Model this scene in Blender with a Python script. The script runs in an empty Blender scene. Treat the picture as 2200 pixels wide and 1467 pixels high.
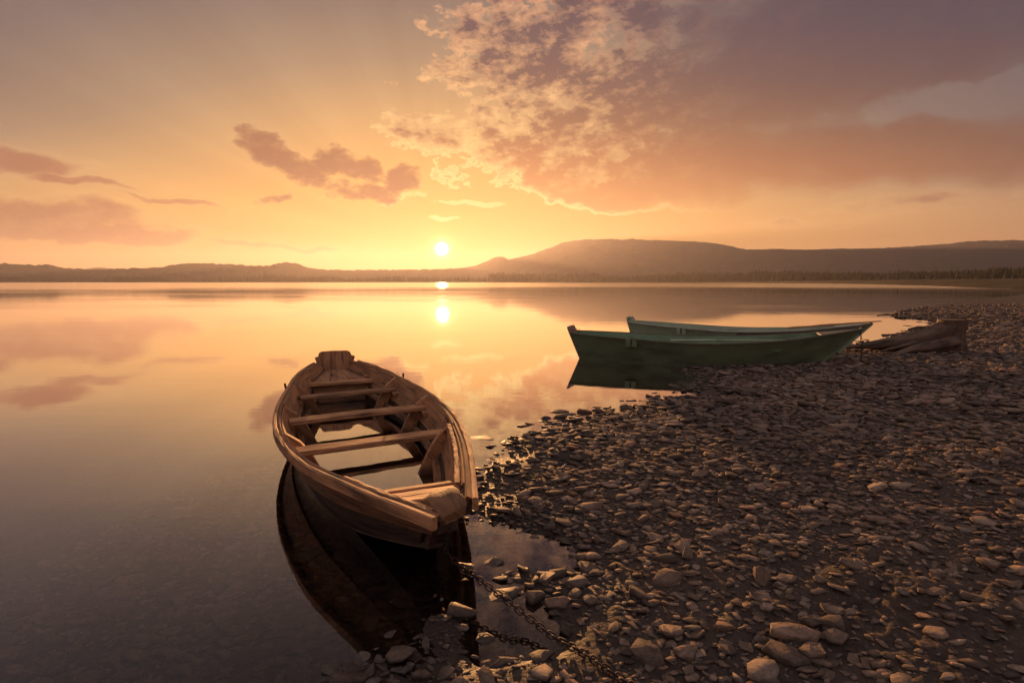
import bpy, bmesh, math, random
import numpy as np
from mathutils import Vector, Matrix

random.seed(7); RNG = np.random.default_rng(7)
scene = bpy.context.scene
COL = scene.collection

# ------------------------------------------------------------------ camera
CAM_H = 1.5
PITCH = math.atan(128 / 1200)
cam_data = bpy.data.cameras.new('camera')
cam_data.sensor_width = 36.0
cam_data.lens = 36.0 * 1200 / 2200
cam_data.clip_start = 0.05
cam_data.clip_end = 60000
cam = bpy.data.objects.new('camera', cam_data)
COL.objects.link(cam)
cam.location = (0, 0, CAM_H)
cam.rotation_euler = (math.pi / 2 - PITCH, 0, 0)
scene.camera = cam
scene.view_settings.view_transform = 'Standard'
scene.view_settings.look = 'None'
scene.view_settings.gamma = 1.0
scene.view_settings.exposure = 0.85
scene.cycles.use_denoising = True
scene.cycles.max_bounces = 8
scene.cycles.transparent_max_bounces = 12
scene.cycles.volume_bounces = 0
scene.cycles.sample_clamp_indirect = 8
scene.cycles.sample_clamp_direct = 6
scene.cycles.caustics_reflective = False
scene.cycles.caustics_refractive = False

# photo measurements (bearings taken from the photograph) -> directions / ground points
def ray(x, y):
    a = (x - 1100) / 1200; b = (733.5 - y) / 1200
    c, s = math.cos(PITCH), math.sin(PITCH)
    return Vector((a, c + s * b, -s + c * b))
def at(x, y, z=0.0):
    r = ray(x, y); t = (z - CAM_H) / r.z
    return Vector((r.x * t, r.y * t, z))
def bearing(x, y):
    r = ray(x, y).normalized()
    return math.degrees(math.atan2(r.x, r.y)), math.degrees(math.asin(r.z))

SUN_AZ, SUN_EL = bearing(949, 535)
sun_dir = Vector((math.sin(math.radians(SUN_AZ)) * math.cos(math.radians(SUN_EL)),
                  math.cos(math.radians(SUN_AZ)) * math.cos(math.radians(SUN_EL)),
                  math.sin(math.radians(SUN_EL))))

def lin(r, g, b):
    f = lambda v: (v / 255 / 12.92) if v / 255 <= 0.04045 else ((v / 255 + 0.055) / 1.055) ** 2.4
    return (f(r), f(g), f(b), 1.0)

# ------------------------------------------------------------------ node helper
class N:
    """tiny expression wrapper round shader node sockets"""
    def __init__(self, nt, s): self.nt = nt; self.s = s
    @staticmethod
    def put(nt, inp, v):
        if isinstance(v, N): nt.links.new(v.s, inp)
        else: inp.default_value = v
    def m(self, op, *a, clamp=False):
        n = self.nt.nodes.new('ShaderNodeMath'); n.operation = op; n.use_clamp = clamp
        N.put(self.nt, n.inputs[0], self)
        for i, v in enumerate(a): N.put(self.nt, n.inputs[i + 1], v)
        return N(self.nt, n.outputs[0])
    def __add__(self, o): return self.m('ADD', o)
    __radd__ = __add__
    def __sub__(self, o): return self.m('SUBTRACT', o)
    def __rsub__(self, o): return (self * -1.0) + o
    def __mul__(self, o): return self.m('MULTIPLY', o)
    __rmul__ = __mul__
    def __truediv__(self, o): return self.m('DIVIDE', o)
    def max(self, o): return self.m('MAXIMUM', o)
    def min(self, o): return self.m('MINIMUM', o)
    def smooth(self, a, b, lo=0.0, hi=1.0):
        n = self.nt.nodes.new('ShaderNodeMapRange'); n.interpolation_type = 'SMOOTHSTEP'
        N.put(self.nt, n.inputs[0], self)
        for i, v in enumerate((a, b, lo, hi)): N.put(self.nt, n.inputs[i + 1], v)
        return N(self.nt, n.outputs[0])
    def ramp(self, stops, lo, hi):
        n = self.nt.nodes.new('ShaderNodeValToRGB')
        t = (self - lo) * (1.0 / (hi - lo)); self.nt.links.new(t.s, n.inputs[0])
        e = n.color_ramp.elements
        while len(e) < len(stops): e.new(0.5)
        for i, (p, c) in enumerate(stops):
            e[i].position = (p - lo) / (hi - lo); e[i].color = c
        return N(self.nt, n.outputs[0])
def mixc(nt, f, a, b, mode='MIX'):
    n = nt.nodes.new('ShaderNodeMix'); n.data_type = 'RGBA'; n.blend_type = mode
    n.clamp_result = False
    N.put(nt, n.inputs[0], f); N.put(nt, n.inputs[6], a); N.put(nt, n.inputs[7], b)
    return N(nt, n.outputs[2])
def comb(nt, x, y, z):
    n = nt.nodes.new('ShaderNodeCombineXYZ')
    for i, v in enumerate((x, y, z)): N.put(nt, n.inputs[i], v)
    return N(nt, n.outputs[0])
def noise(nt, vec, scale, detail=5, rough=0.55, dist=0.0, out=0, lac=2.0):
    n = nt.nodes.new('ShaderNodeTexNoise'); n.noise_dimensions = '3D'
    N.put(nt, n.inputs['Vector'], vec); N.put(nt, n.inputs['Scale'], scale)
    n.inputs['Detail'].default_value = detail; n.inputs['Roughness'].default_value = rough
    n.inputs['Lacunarity'].default_value = lac
    n.inputs['Distortion'].default_value = dist
    return N(nt, n.outputs[out])

def n2f(nt, vec, scale, detail, rough):
    n = nt.nodes.new('ShaderNodeTexNoise'); n.noise_dimensions = '2D'
    N.put(nt, n.inputs['Vector'], vec); n.inputs['Scale'].default_value = scale
    n.inputs['Detail'].default_value = detail; n.inputs['Roughness'].default_value = rough
    return N(nt, n.outputs[0])

# ------------------------------------------------------------------ world: dusk sky with clouds
world = bpy.data.worlds.new('World'); scene.world = world
world.use_nodes = True
world.cycles.sampling_method = 'MANUAL'; world.cycles.sample_map_resolution = 512
def build_sky():
    nt = world.node_tree; nt.nodes.clear()
    tc = nt.nodes.new('ShaderNodeTexCoord')
    nrm = nt.nodes.new('ShaderNodeVectorMath'); nrm.operation = 'NORMALIZE'
    nt.links.new(tc.outputs['Generated'], nrm.inputs[0])
    sep = nt.nodes.new('ShaderNodeSeparateXYZ'); nt.links.new(nrm.outputs[0], sep.inputs[0])
    dx, dy, dz = (N(nt, sep.outputs[i]) for i in range(3))
    DEG = 180 / math.pi
    az = dx.m('ARCTAN2', dy) * DEG
    el0 = dz.m('ARCSINE') * DEG
    el = el0.m('ABSOLUTE')
    dot = nt.nodes.new('ShaderNodeVectorMath'); dot.operation = 'DOT_PRODUCT'
    nt.links.new(nrm.outputs[0], dot.inputs[0]); dot.inputs[1].default_value = sun_dir
    g = N(nt, dot.outputs['Value']).min(1.0).m('ARCCOSINE') * DEG
    daz = az - SUN_AZ; de = el - SUN_EL
    dq = daz * el.smooth(2.5, 15.0, 0.27, 0.50)
    ge = (dq * dq + de * de).m('SQRT')
    # clear air
    base = ge.ramp([(0, lin(248, 204, 100)), (3.5, lin(246, 190, 98)), (8, lin(236, 178, 102)), (12.5, lin(208, 166, 114)),
                    (17, lin(164, 141, 116)), (22.5, lin(122, 112, 110)), (30, lin(102, 98, 105)),
                    (60, lin(142, 134, 140)), (95, lin(172, 160, 168))], 0, 95)
    red = (el * -0.22).m('EXPONENT')
    side = (daz.m('ABSOLUTE') * -0.028).m('EXPONENT')
    hcol = mixc(nt, side, lin(200, 106, 72), lin(246, 162, 80))
    base = mixc(nt, red * 0.85, base, hcol)

    # faint shafts fanning out from the sun
    fan = n2f(nt, comb(nt, de.m('ARCTAN2', daz * 0.7), 0.0, 0.0), 5.0, 4, 0.6)
    shaft = (fan - 0.5) * (g.smooth(3, 14) * g.smooth(60, 25)) * 0.34 + 1.0
    base = mixc(nt, 1.0, base, comb(nt, shaft, shaft, shaft), 'MULTIPLY')
    # cloud space: azimuth and elevation in degrees, bent by broad noise
    def vadd(v, w):
        n = nt.nodes.new('ShaderNodeVectorMath'); n.operation = 'ADD'
        N.put(nt, n.inputs[0], v); N.put(nt, n.inputs[1], w)
        return N(nt, n.outputs[0])
    def n2(vec, scale, detail, rough, out=0):
        n = nt.nodes.new('ShaderNodeTexNoise'); n.noise_dimensions = '2D'
        N.put(nt, n.inputs['Vector'], vec); n.inputs['Scale'].default_value = scale
        n.inputs['Detail'].default_value = detail; n.inputs['Roughness'].default_value = rough
        return N(nt, n.outputs[out])
    Q = comb(nt, az, el, 0.0)
    wrp = n2(Q, 0.20, 3, 0.50, 1)
    wm = nt.nodes.new('ShaderNodeVectorMath'); wm.operation = 'MULTIPLY_ADD'
    nt.links.new(wrp.s, wm.inputs[0]); wm.inputs[1].default_value = (4.0, 2.4, 0); wm.inputs[2].default_value = (-2.0, -1.2, 0)
    Qw = vadd(Q, N(nt, wm.outputs[0]))
    mp = nt.nodes.new('ShaderNodeMapping'); mp.vector_type = 'POINT'
    N.put(nt, mp.inputs['Vector'], Q)
    mp.inputs['Rotation'].default_value = (0, 0, math.radians(-26)); mp.inputs['Scale'].default_value = (0.060, 0.115, 1)
    P = N(nt, mp.outputs[0])
    nA = n2(P, 3.4, 7, 0.62)                              # billows
    nB = n2(vadd(P, (0.03, -0.05, 0.0)), 3.4, 5, 0.62)    # the same, a step nearer the sun
    nF = n2(vadd(P, (4.0, 9.0, 0.0)), 9.5, 6, 0.62)      # fine curdled texture

    def blob(x, y, rx, ry, rot=0.0, w=1.0):
        a0, e0 = bearing(x, y)
        ax, ex = bearing(x + 10, y); sx = 10 / math.hypot(ax - a0, ex - e0)     # px per degree
        ay, ey = bearing(x, y - 10); sy = 10 / math.hypot(ay - a0, ey - e0)
        t = math.atan2(ex - e0, ax - a0) + math.radians(rot)
        m = nt.nodes.new('ShaderNodeMapping'); m.vector_type = 'TEXTURE'
        nt.links.new(Qw.s, m.inputs['Vector'])
        m.inputs['Location'].default_value = (a0, e0, 0); m.inputs['Rotation'].default_value = (0, 0, t)
        m.inputs['Scale'].default_value = (rx / sx, ry / sy, 1)
        d = nt.nodes.new('ShaderNodeVectorMath'); d.operation = 'DOT_PRODUCT'
        nt.links.new(m.outputs[0], d.inputs[0]); nt.links.new(m.outputs[0], d.inputs[1])
        return N(nt, d.outputs['Value']).m('MULTIPLY_ADD', -w, w)
    def union(bs):
        f = blob(*bs[0])
        for b in bs[1:]: f = f.max(blob(*b))
        return f.max(-1.5)
    # one great bank filling the right half, its rim towards the sun
    big = union([(1330, 240, 400, 190, 0), (1800, 110, 760, 230, 14), (1130, 120, 215, 200, 0), (1190, 345, 280, 95, -16, 1.0),
                 (2000, 325, 720, 88, 2), (1250, -60, 330, 220, 0), (1540, 340, 420, 110, 3), (2500, -100, 1000, 330, 0),
                 (930, 345, 80, 22, -36, .5), (960, 285, 120, 60, 0, .6), (1500, -300, 800, 400, 0)])
    gap = union([(2090, 205, 230, 42, 12, 1.0), (1900, 245, 80, 30, 10, .6)])
    big = big - gap.max(0.0) * 1.1
    fl = az.smooth(24, 3) * el.smooth(7.0, 11.5)           # how broken the bank is
    sharp = daz.m('ABSOLUTE').smooth(30, 10)               # its rim is crisp near the sun, soft away from it
    Db = big * 0.80 + (nA - 0.5) * (fl * 1.9 + 0.8) + (nF - 0.5) * (fl * 1.5 + 0.25) - fl * 0.10 + 0.02
    ab = Db.smooth(-0.04, (1.0 - sharp) * 0.6 + fl * 0.34 + 0.10)
    # small torn cloud and the low streaks at left
    small = union([(580, 322, 56, 46, -40), (640, 360, 90, 46, -24), (710, 352, 70, 36, 0, .9), (775, 365, 60, 28, -14, .8),
                   (858, 388, 48, 32, 20), (790, 416, 95, 25, -5, .9), (580, 425, 40, 7, 10, .3)])
    Ds = small * 0.9 + (nA - 0.5) * 1.6 + (nF - 0.5) * 1.5 + 0.10
    as_ = Ds.smooth(-0.15, 0.85)
    low = union([(60, 350, 170, 32, -6, .8), (170, 392, 190, 10, -9, .75), (380, 435, 130, 9, -9, .75), (100, 470, 340, 56, -3, .8), (180, 500, 330, 34, -4, 1.2),
                 (600, 527, 190, 10, -4, .6), (-250, 430, 320, 120, 0, 1.0), (820, 513, 34, 5, 0, .5), (1800, 475, 230, 10, 5, .3), (1950, 432, 220, 20, 6, .5)])
    Dl = low * 0.8 + (nA - 0.5) * 1.1 + (nF - 0.5) * 0.40 + 0.08
    al = Dl.smooth(-0.1, 0.75)
    wisp = union([(1010, 438, 85, 7, -3), (955, 474, 30, 6, -10), (860, 428, 70, 9, 14, .8)])
    aw = (wisp * 0.7 + (nF - 0.5) * 1.6 + (nA - 0.5) * 0.6).smooth(0.0, 0.35)

    lit = ge.ramp([(0, lin(255, 244, 168)), (6, lin(254, 224, 142)), (11, lin(252, 208, 138)), (17, lin(246, 188, 134)), (24, lin(228, 168, 132)), (32, lin(176, 140, 124)), (60, lin(120, 108, 112))], 0, 60)
    gc = ((daz * 0.22) * (daz * 0.22) + de * de).m('SQRT')
    core = gc.ramp([(0, lin(240, 172, 98)), (4, lin(234, 164, 98)), (6.5, lin(214, 142, 88)), (9.5, lin(172, 112, 80)), (12.5, lin(130, 92, 79)), (15.5, lin(100, 79, 83)), (19, lin(80, 72, 88)), (24, lin(70, 67, 87)),
                    (34, lin(92, 84, 94)), (60, lin(90, 88, 98))], 0, 60)
    rim = mixc(nt, sharp, mixc(nt, 0.35, core, lit), lit)
    slope = (nA - nB) * 5.0
    col = base
    lowc = mixc(nt, (Dl.smooth(0.1, 0.6) - slope * 0.25).m('ADD', 0.0, clamp=True), mixc(nt, 0.5, base, lit), mixc(nt, side, lin(118, 84, 80), lin(206, 126, 88)))
    col = mixc(nt, al * 0.92, col, lowc)
    col = mixc(nt, aw * 0.85, col, lit)
    th = Db.smooth(0.0, fl * 0.75 + 0.16)
    th = (th - (slope + (nF - 0.5) * 1.6) * (fl * 0.55 + 0.08)).m('ADD', 0.0, clamp=True)
    col = mixc(nt, ab, col, mixc(nt, th, rim, core))
    edge = Db.smooth(-0.06, 0.04) * Db.smooth(0.20, 0.05) * sharp * el.smooth(17, 11)
    col = mixc(nt, edge * 0.8, col, lin(255, 236, 158))
    smc = mixc(nt, (Ds.smooth(-0.05, 0.45) - slope * 0.12).m('ADD', 0.0, clamp=True), mixc(nt, 0.6, base, lit), lin(130, 82, 70))
    col = mixc(nt, as_ * 0.95, col, smc)
    # glow and disc of the sun
    glow = (g * -0.75).m('EXPONENT')
    col = mixc(nt, glow * 0.75, col, (0.35, 0.30, 0.02, 1), 'ADD')
    warm = (g * -0.11).m('EXPONENT')
    col = mixc(nt, warm, col, (0.12, 0.02, 0.0, 1), 'ADD')
    halo = (g.max(0.42) * -2.9).m('EXPONENT')
    col = mixc(nt, halo * 6.5, col, (1.0, 0.92, 0.55, 1), 'ADD')
    disc = g.smooth(0.70, 0.58)
    col = mixc(nt, disc, col, (5.0, 4.4, 2.8, 1), 'ADD')
    sky = nt.nodes.new('ShaderNodeTexSky'); sky.sky_type = 'NISHITA'; sky.sun_disc = False
    sky.sun_elevation = math.radians(SUN_EL); sky.sun_rotation = math.radians(SUN_AZ)
    sky.dust_density = 4.0
    b1 = nt.nodes.new('ShaderNodeBackground'); nt.links.new(sky.outputs[0], b1.inputs[0]); b1.inputs[1].default_value = NISHITA_STRENGTH
    b2 = nt.nodes.new('ShaderNodeBackground'); nt.links.new(col.s, b2.inputs[0]); b2.inputs[1].default_value = SKY_STRENGTH
    ad = nt.nodes.new('ShaderNodeAddShader'); nt.links.new(b1.outputs[0], ad.inputs[0]); nt.links.new(b2.outputs[0], ad.inputs[1])
    out = nt.nodes.new('ShaderNodeOutputWorld'); nt.links.new(ad.outputs[0], out.inputs[0])
SKY_STRENGTH = 0.485
NISHITA_STRENGTH = 0.0
build_sky()

# ------------------------------------------------------------------ sun
sun_data = bpy.data.lights.new('sun', 'SUN')
sun_data.energy = 5.0; sun_data.angle = math.radians(0.6); sun_data.color = (1.0, 0.47, 0.17)
sun = bpy.data.objects.new('sun', sun_data); COL.objects.link(sun)
sun.rotation_euler = (-sun_dir).to_track_quat('-Z', 'Y').to_euler()

# ------------------------------------------------------------------ helpers: objects, tags, lofts, noise
def link(name, me, mat=None, parent=None):
    o = bpy.data.objects.new(name, me); COL.objects.link(o)
    if mat is not None: me.materials.append(mat)
    if parent is not None: o.parent = parent
    return o
def tag(o, label=None, cat=None, group=None, kind=None):
    for k, v in (('label', label), ('category', cat), ('group', group), ('kind', kind)):
        if v: o[k] = v
    return o
def thing(name, label, cat, loc=(0, 0, 0), rz=0.0, group=None):
    o = bpy.data.objects.new(name, None); COL.objects.link(o)
    o.empty_display_size = 0.1
    o.location = loc; o.rotation_euler = (0, 0, rz)
    return tag(o, label, cat, group)

def mesh_np(name, verts, faces4=None, faces3=None, smooth=False):
    me = bpy.data.meshes.new(name)
    verts = np.asarray(verts, np.float32)
    loops = []; sizes = []
    if faces4 is not None and len(faces4): loops.append(np.asarray(faces4, np.int32).ravel()); sizes.append(np.full(len(faces4), 4, np.int32))
    if faces3 is not None and len(faces3): loops.append(np.asarray(faces3, np.int32).ravel()); sizes.append(np.full(len(faces3), 3, np.int32))
    loops = np.concatenate(loops); sizes = np.concatenate(sizes)
    starts = np.concatenate(([0], np.cumsum(sizes)[:-1])).astype(np.int32)
    me.vertices.add(len(verts)); me.vertices.foreach_set('co', verts.ravel())
    me.loops.add(len(loops)); me.loops.foreach_set('vertex_index', loops)
    me.polygons.add(len(sizes)); me.polygons.foreach_set('loop_start', starts); me.polygons.foreach_set('loop_total', sizes)
    if smooth: me.polygons.foreach_set('use_smooth', np.ones(len(sizes), bool))
    me.update(calc_edges=True)
    return me

def _hash(ix, iy, seed):
    h = (ix.astype(np.int64) * 374761393 + iy.astype(np.int64) * 668265263 + seed * 974634511) & 0x7fffffff
    h = ((h ^ (h >> 13)) * 1274126177) & 0x7fffffff
    return ((h ^ (h >> 16)) & 0xffff) / 65535.0
def vnoise(x, y, seed=0):
    ix = np.floor(x); iy = np.floor(y); fx = x - ix; fy = y - iy
    fx = fx * fx * fx * (fx * (fx * 6 - 15) + 10); fy = fy * fy * fy * (fy * (fy * 6 - 15) + 10)
    a = _hash(ix, iy, seed); b = _hash(ix + 1, iy, seed); c = _hash(ix, iy + 1, seed); d = _hash(ix + 1, iy + 1, seed)
    return (a * (1 - fx) + b * fx) * (1 - fy) + (c * (1 - fx) + d * fx) * fy - 0.5
def fbm(x, y, octs=4, seed=0, gain=0.5):
    r = 0.0; amp = 1.0
    for i in range(octs):
        ca, sa = math.cos(i * 0.9), math.sin(i * 0.9)
        r = r + amp * vnoise((x * ca - y * sa) * 2 ** i + 17.3 * i, (x * sa + y * ca) * 2 ** i - 9.1 * i, seed + i)
        amp *= gain
    return r

def loft(name, rings, mat, parent, cap=True, smooth=False, wob=0.0, seed=0, sharp=35):
    """rings of points swept into one closed skin; UV = metres along and around"""
    n = len(rings[0]); bm = bmesh.new(); uvl = bm.loops.layers.uv.new('UVMap')
    rnd = random.Random(seed + n * 31 + len(rings))
    vs = []
    for r in rings:
        vs.append([bm.verts.new(Vector(p) + Vector((rnd.uniform(-wob, wob), rnd.uniform(-wob, wob), rnd.uniform(-wob, wob)))) for p in r])
    cen = [sum((Vector(p) for p in r), Vector()) / n for r in rings]
    ul = [0.0]
    for i in range(1, len(rings)): ul.append(ul[-1] + (cen[i] - cen[i - 1]).length)
    per = [0.0]
    for j in range(n): per.append(per[-1] + (Vector(rings[len(rings) // 2][(j + 1) % n]) - Vector(rings[len(rings) // 2][j])).length)
    for i in range(len(rings) - 1):
        for j in range(n):
            k = (j + 1) % n
            try: f = bm.faces.new((vs[i][j], vs[i][k], vs[i + 1][k], vs[i + 1][j]))
            except ValueError: continue
            f.smooth = smooth
            for lp, (u, v) in zip(f.loops, ((ul[i], per[j]), (ul[i], per[j + 1]), (ul[i + 1], per[j + 1]), (ul[i + 1], per[j]))): lp[uvl].uv = (u, v)
    if cap:
        for ring, rev in ((vs[0], True), (vs[-1], False)):
            f = bm.faces.new(list(reversed(ring)) if rev else ring)
            for lp in f.loops: lp[uvl].uv = (lp.vert.co.x * 0.3 + 3, lp.vert.co.z + lp.vert.co.y)
    bmesh.ops.recalc_face_normals(bm, faces=bm.faces)
    me = bpy.data.meshes.new(name); bm.to_mesh(me); bm.free()
    return link(name, me, mat, parent)

def board(name, p0, p1, up, w, h, mat, parent, n=10, wob=0.0015, seed=0, bev=0.006, taper=1.0, bow=0.0):
    """a sawn plank from p0 to p1: width w across, thickness h along up, eased edges"""
    p0 = Vector(p0); p1 = Vector(p1); d = (p1 - p0).normalized(); up = Vector(up)
    side = d.cross(up).normalized(); up = side.cross(d).normalized()
    rings = []; rnd = random.Random(seed)
    for i in range(n + 1):
        t = i / n; c = p0.lerp(p1, t) + up * (bow * 4 * t * (1 - t)); ww = w / 2 * (1 + (taper - 1) * t); hh = h / 2
        b = min(bev, hh * 0.6)
        jw = rnd.uniform(-1, 1) * w * 0.012
        pts = [(-ww, -hh + b), (-ww, hh - b), (-ww + b, hh), (-ww * 0.3, hh), (ww * 0.35, hh), (ww - b, hh), (ww, hh - b), (ww, -hh + b), (ww - b, -hh), (-ww + b, -hh)]
        rings.append([c + side * (a + jw) + up * bb for a, bb in pts])
    return loft(name, rings, mat, parent, wob=wob, seed=seed)

def new_mat(name):
    m = bpy.data.materials.new(name); m.use_nodes = True
    nt = m.node_tree; nt.nodes.clear()
    out = nt.nodes.new('ShaderNodeOutputMaterial')
    return m, nt, out
def principled(nt, out, col, rough=0.7, bump=None, bstr=0.3, bdist=0.01, spec=0.4, metal=0.0):
    p = nt.nodes.new('ShaderNodeBsdfPrincipled')
    N.put(nt, p.inputs['Base Color'], col); N.put(nt, p.inputs['Roughness'], rough)
    p.inputs['Specular IOR Level'].default_value = spec; N.put(nt, p.inputs['Metallic'], metal)
    if bump is not None:
        b = nt.nodes.new('ShaderNodeBump'); b.inputs['Strength'].default_value = bstr; b.inputs['Distance'].default_value = bdist
        nt.links.new(bump.s, b.inputs['Height']); nt.links.new(b.outputs[0], p.inputs['Normal'])
    nt.links.new(p.outputs[0], out.inputs[0])
    return p
def tex(nt, which='Object'):
    t = nt.nodes.new('ShaderNodeTexCoord'); return N(nt, t.outputs[which])
def scaled(nt, v, s, loc=(0, 0, 0)):
    m = nt.nodes.new('ShaderNodeMapping'); nt.links.new(v.s, m.inputs['Vector'])
    m.inputs['Scale'].default_value = s; m.inputs['Location'].default_value = loc
    return N(nt, m.outputs[0])
def worldpos(nt):
    g = nt.nodes.new('ShaderNodeNewGeometry'); s = nt.nodes.new('ShaderNodeSeparateXYZ')
    nt.links.new(g.outputs['Position'], s.inputs[0])
    return N(nt, g.outputs['Position']), N(nt, s.outputs[0]), N(nt, s.outputs[1]), N(nt, s.outputs[2])

def wood_mat(name, dark, light, paint=None, paint_amt=0.0, rough=0.75, gr=1.0, wet=True, bstr=0.6):
    m, nt, out = new_mat(name)
    uv = tex(nt, 'UV'); oi = nt.nodes.new('ShaderNodeObjectInfo'); rnd = N(nt, oi.outputs['Random'])
    off = comb(nt, rnd * 37.0, rnd * 11.0, rnd * 5.0)
    va = nt.nodes.new('ShaderNodeVectorMath'); va.operation = 'ADD'
    nt.links.new(uv.s, va.inputs[0]); nt.links.new(off.s, va.inputs[1]); v = N(nt, va.outputs[0])
    g1 = noise(nt, scaled(nt, v, (2.2, 42 * gr, 1)), 1.0, 5, 0.65, 0.6)
    g2 = noise(nt, scaled(nt, v, (5, 160 * gr, 1)), 1.0, 3, 0.6, 0.2)
    st = noise(nt, scaled(nt, v, (3, 7, 1)), 1.0, 5, 0.6)
    f = (g1 * 0.9 + g2 * 0.35 - 0.62 + (st - 0.5) * 0.9).smooth(-0.34, 0.22)
    col = mixc(nt, f, dark, light)
    crack = g1.smooth(0.36, 0.30)
    col = mixc(nt, crack * 0.8, col, (dark[0] * 0.25, dark[1] * 0.25, dark[2] * 0.25, 1))
    if paint is not None:
        pm = (st * 0.6 + noise(nt, scaled(nt, v, (6, 30, 1), (3, 3, 3)), 1.0, 5, 0.7) * 0.6 + g1 * 0.25)
        pf = pm.smooth(0.86 - paint_amt, 0.94 - paint_amt)
        col = mixc(nt, pf, col, paint)
    tone = rnd * 0.5 + 0.75
    col = mixc(nt, 1.0, col, comb(nt, tone, tone, tone), 'MULTIPLY')
    h = g1 * 0.7 + g2 * 0.3 - crack * 0.6
    r = rough
    if wet:
        _, _, _, z = worldpos(nt)
        w = (z + (st - 0.5) * 0.08).smooth(0.10, 0.02)
        col = mixc(nt, w * 0.6, col, (0.02, 0.014, 0.01, 1)); r = rough - w * 0.35
    principled(nt, out, col, r, h, bstr, 0.006)
    return m
def paint_mat(name, c, chip, worn=0.12, rough=0.55):
    m, nt, out = new_mat(name)
    uv = tex(nt, 'UV')
    a = noise(nt, scaled(nt, uv, (3, 6, 1)), 1.0, 6, 0.65); b = noise(nt, scaled(nt, uv, (30, 45, 1)), 1.0, 4, 0.6)
    g = noise(nt, scaled(nt, uv, (3, 60, 1)), 1.0, 4, 0.6)
    dirt = noise(nt, scaled(nt, uv, (1.2, 3.0, 1), (5, 2, 1)), 1.0, 5, 0.6)
    col = mixc(nt, (a * 0.9 + g * 0.3 - 0.3).smooth(0.0, 0.7), tuple(x * 0.72 for x in c[:3]) + (1,), c)
    col = mixc(nt, dirt.smooth(0.42, 0.72) * 0.6, col, (0.05, 0.04, 0.03, 1))
    ch = (b * 0.6 + a * 0.5).smooth(0.76 - worn * 0.3, 0.80 - worn * 0.3)
    col = mixc(nt, ch, col, chip)
    principled(nt, out, col, rough, b * 0.5 + g * 0.6 - ch * 0.4, 0.35, 0.004, 0.3)
    return m

# ------------------------------------------------------------------ terrain
LAND = [(95, 62), (60, 66), (48, 55), (32.2, 40.7), (22, 30.5), (16.9, 24.6), (16.4, 21.6), (14.2, 18.6), (11, 15.7), (8.3, 13.3), (6.6, 12.3),
        (5.0, 11.5), (3.7, 10.3), (2.85, 9.25), (2.95, 8.6), (2.5, 7.45), (1.3, 6.55), (.52, 5.85), (-.06, 5.0), (-.26, 4.13), (-.30, 3.5),
        (-.16, 3.0), (-.16, 2.7), (-.32, 2.38), (-.34, 2.2), (-.62, 2.1), (-.78, 1.85), (-.75, 1.2), (-1.0, 0), (-1.3, -2.5), (-2, -30), (240, -30), (240, 62)]
PUDDLES = [(1060, 1160, .24, .035), (1175, 1195, .20, .045), (1120, 1180, .2, .02), (1095, 1340, .17, .06), (1170, 1375, .13, .05), (1215, 1000, .16, .05), (1255, 1015, .1, .05), (1040, 1290, .16, .05), (1060, 1400, .1, .04)]
PUD = [(at(px, py).x, at(px, py).y, r, dep) for px, py, r, dep in PUDDLES]
def sdist(x, y):
    best = np.full(x.shape, 1e9); ins = np.zeros(x.shape, bool)
    n = len(LAND)
    for i in range(n):
        ax, ay = LAND[i]; bx, by = LAND[(i + 1) % n]
        ex, ey = bx - ax, by - ay
        t = np.clip(((x - ax) * ex + (y - ay) * ey) / (ex * ex + ey * ey), 0, 1)
        best = np.minimum(best, (x - ax - t * ex) ** 2 + (y - ay - t * ey) ** 2)
        if by != ay:
            c = ((ay > y) != (by > y)) & (x < ex * (y - ay) / ey + ax)
            ins ^= c
    d = np.sqrt(best)
    return np.where(ins, d, -d)
def mudmask(x, y):
    return np.exp(-(((x - 1.75) / 0.75) ** 2 + ((y - 2.35) / 0.55) ** 2))
def height(x, y, fine=True):
    d = sdist(x, y)
    rr = np.hypot(x, y)
    d = d + fbm(x * 0.9, y * 0.9, 4, 3) * np.clip(0.16 + rr * 0.018, 0, 1.2)
    land = 0.55 * (1 - np.exp(-np.maximum(d, 0) / 11.0)) + 0.02 * np.minimum(np.maximum(d, 0), 0.6)
    dd = np.maximum(-d, 0)
    bed = -(0.10 * dd * np.exp(-dd / 12) + 0.035 * dd)
    z = np.where(d > 0, land, np.maximum(bed, -3.0))
    for px, py, r, dep in PUD:
        z = z - dep * np.exp(-((x - px) ** 2 + (y - py) ** 2) / (r * r))
    k = np.clip(1.2 - rr / 25, 0.0, 1)
    z = z + fbm(x * 2.1, y * 2.1, 3, 11) * 0.022 * k * np.clip(d + 0.7, 0.25, 1)
    if fine:
        m = mudmask(x, y)
        u = x * 0.8 + y * 0.6; v = -x * 0.6 + y * 0.8
        ridge = 0.5 - np.abs(fbm(u * 2.2, v * 5.5, 4, 21)) * 2.0
        z = z + m * ridge * 0.05 + fbm(x * 9, y * 9, 4, 31) * 0.012 * np.clip(1.3 - rr / 9, 0.1, 1)
    return z
def h1(x, y): return float(height(np.array([x]), np.array([y]))[0])

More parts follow.
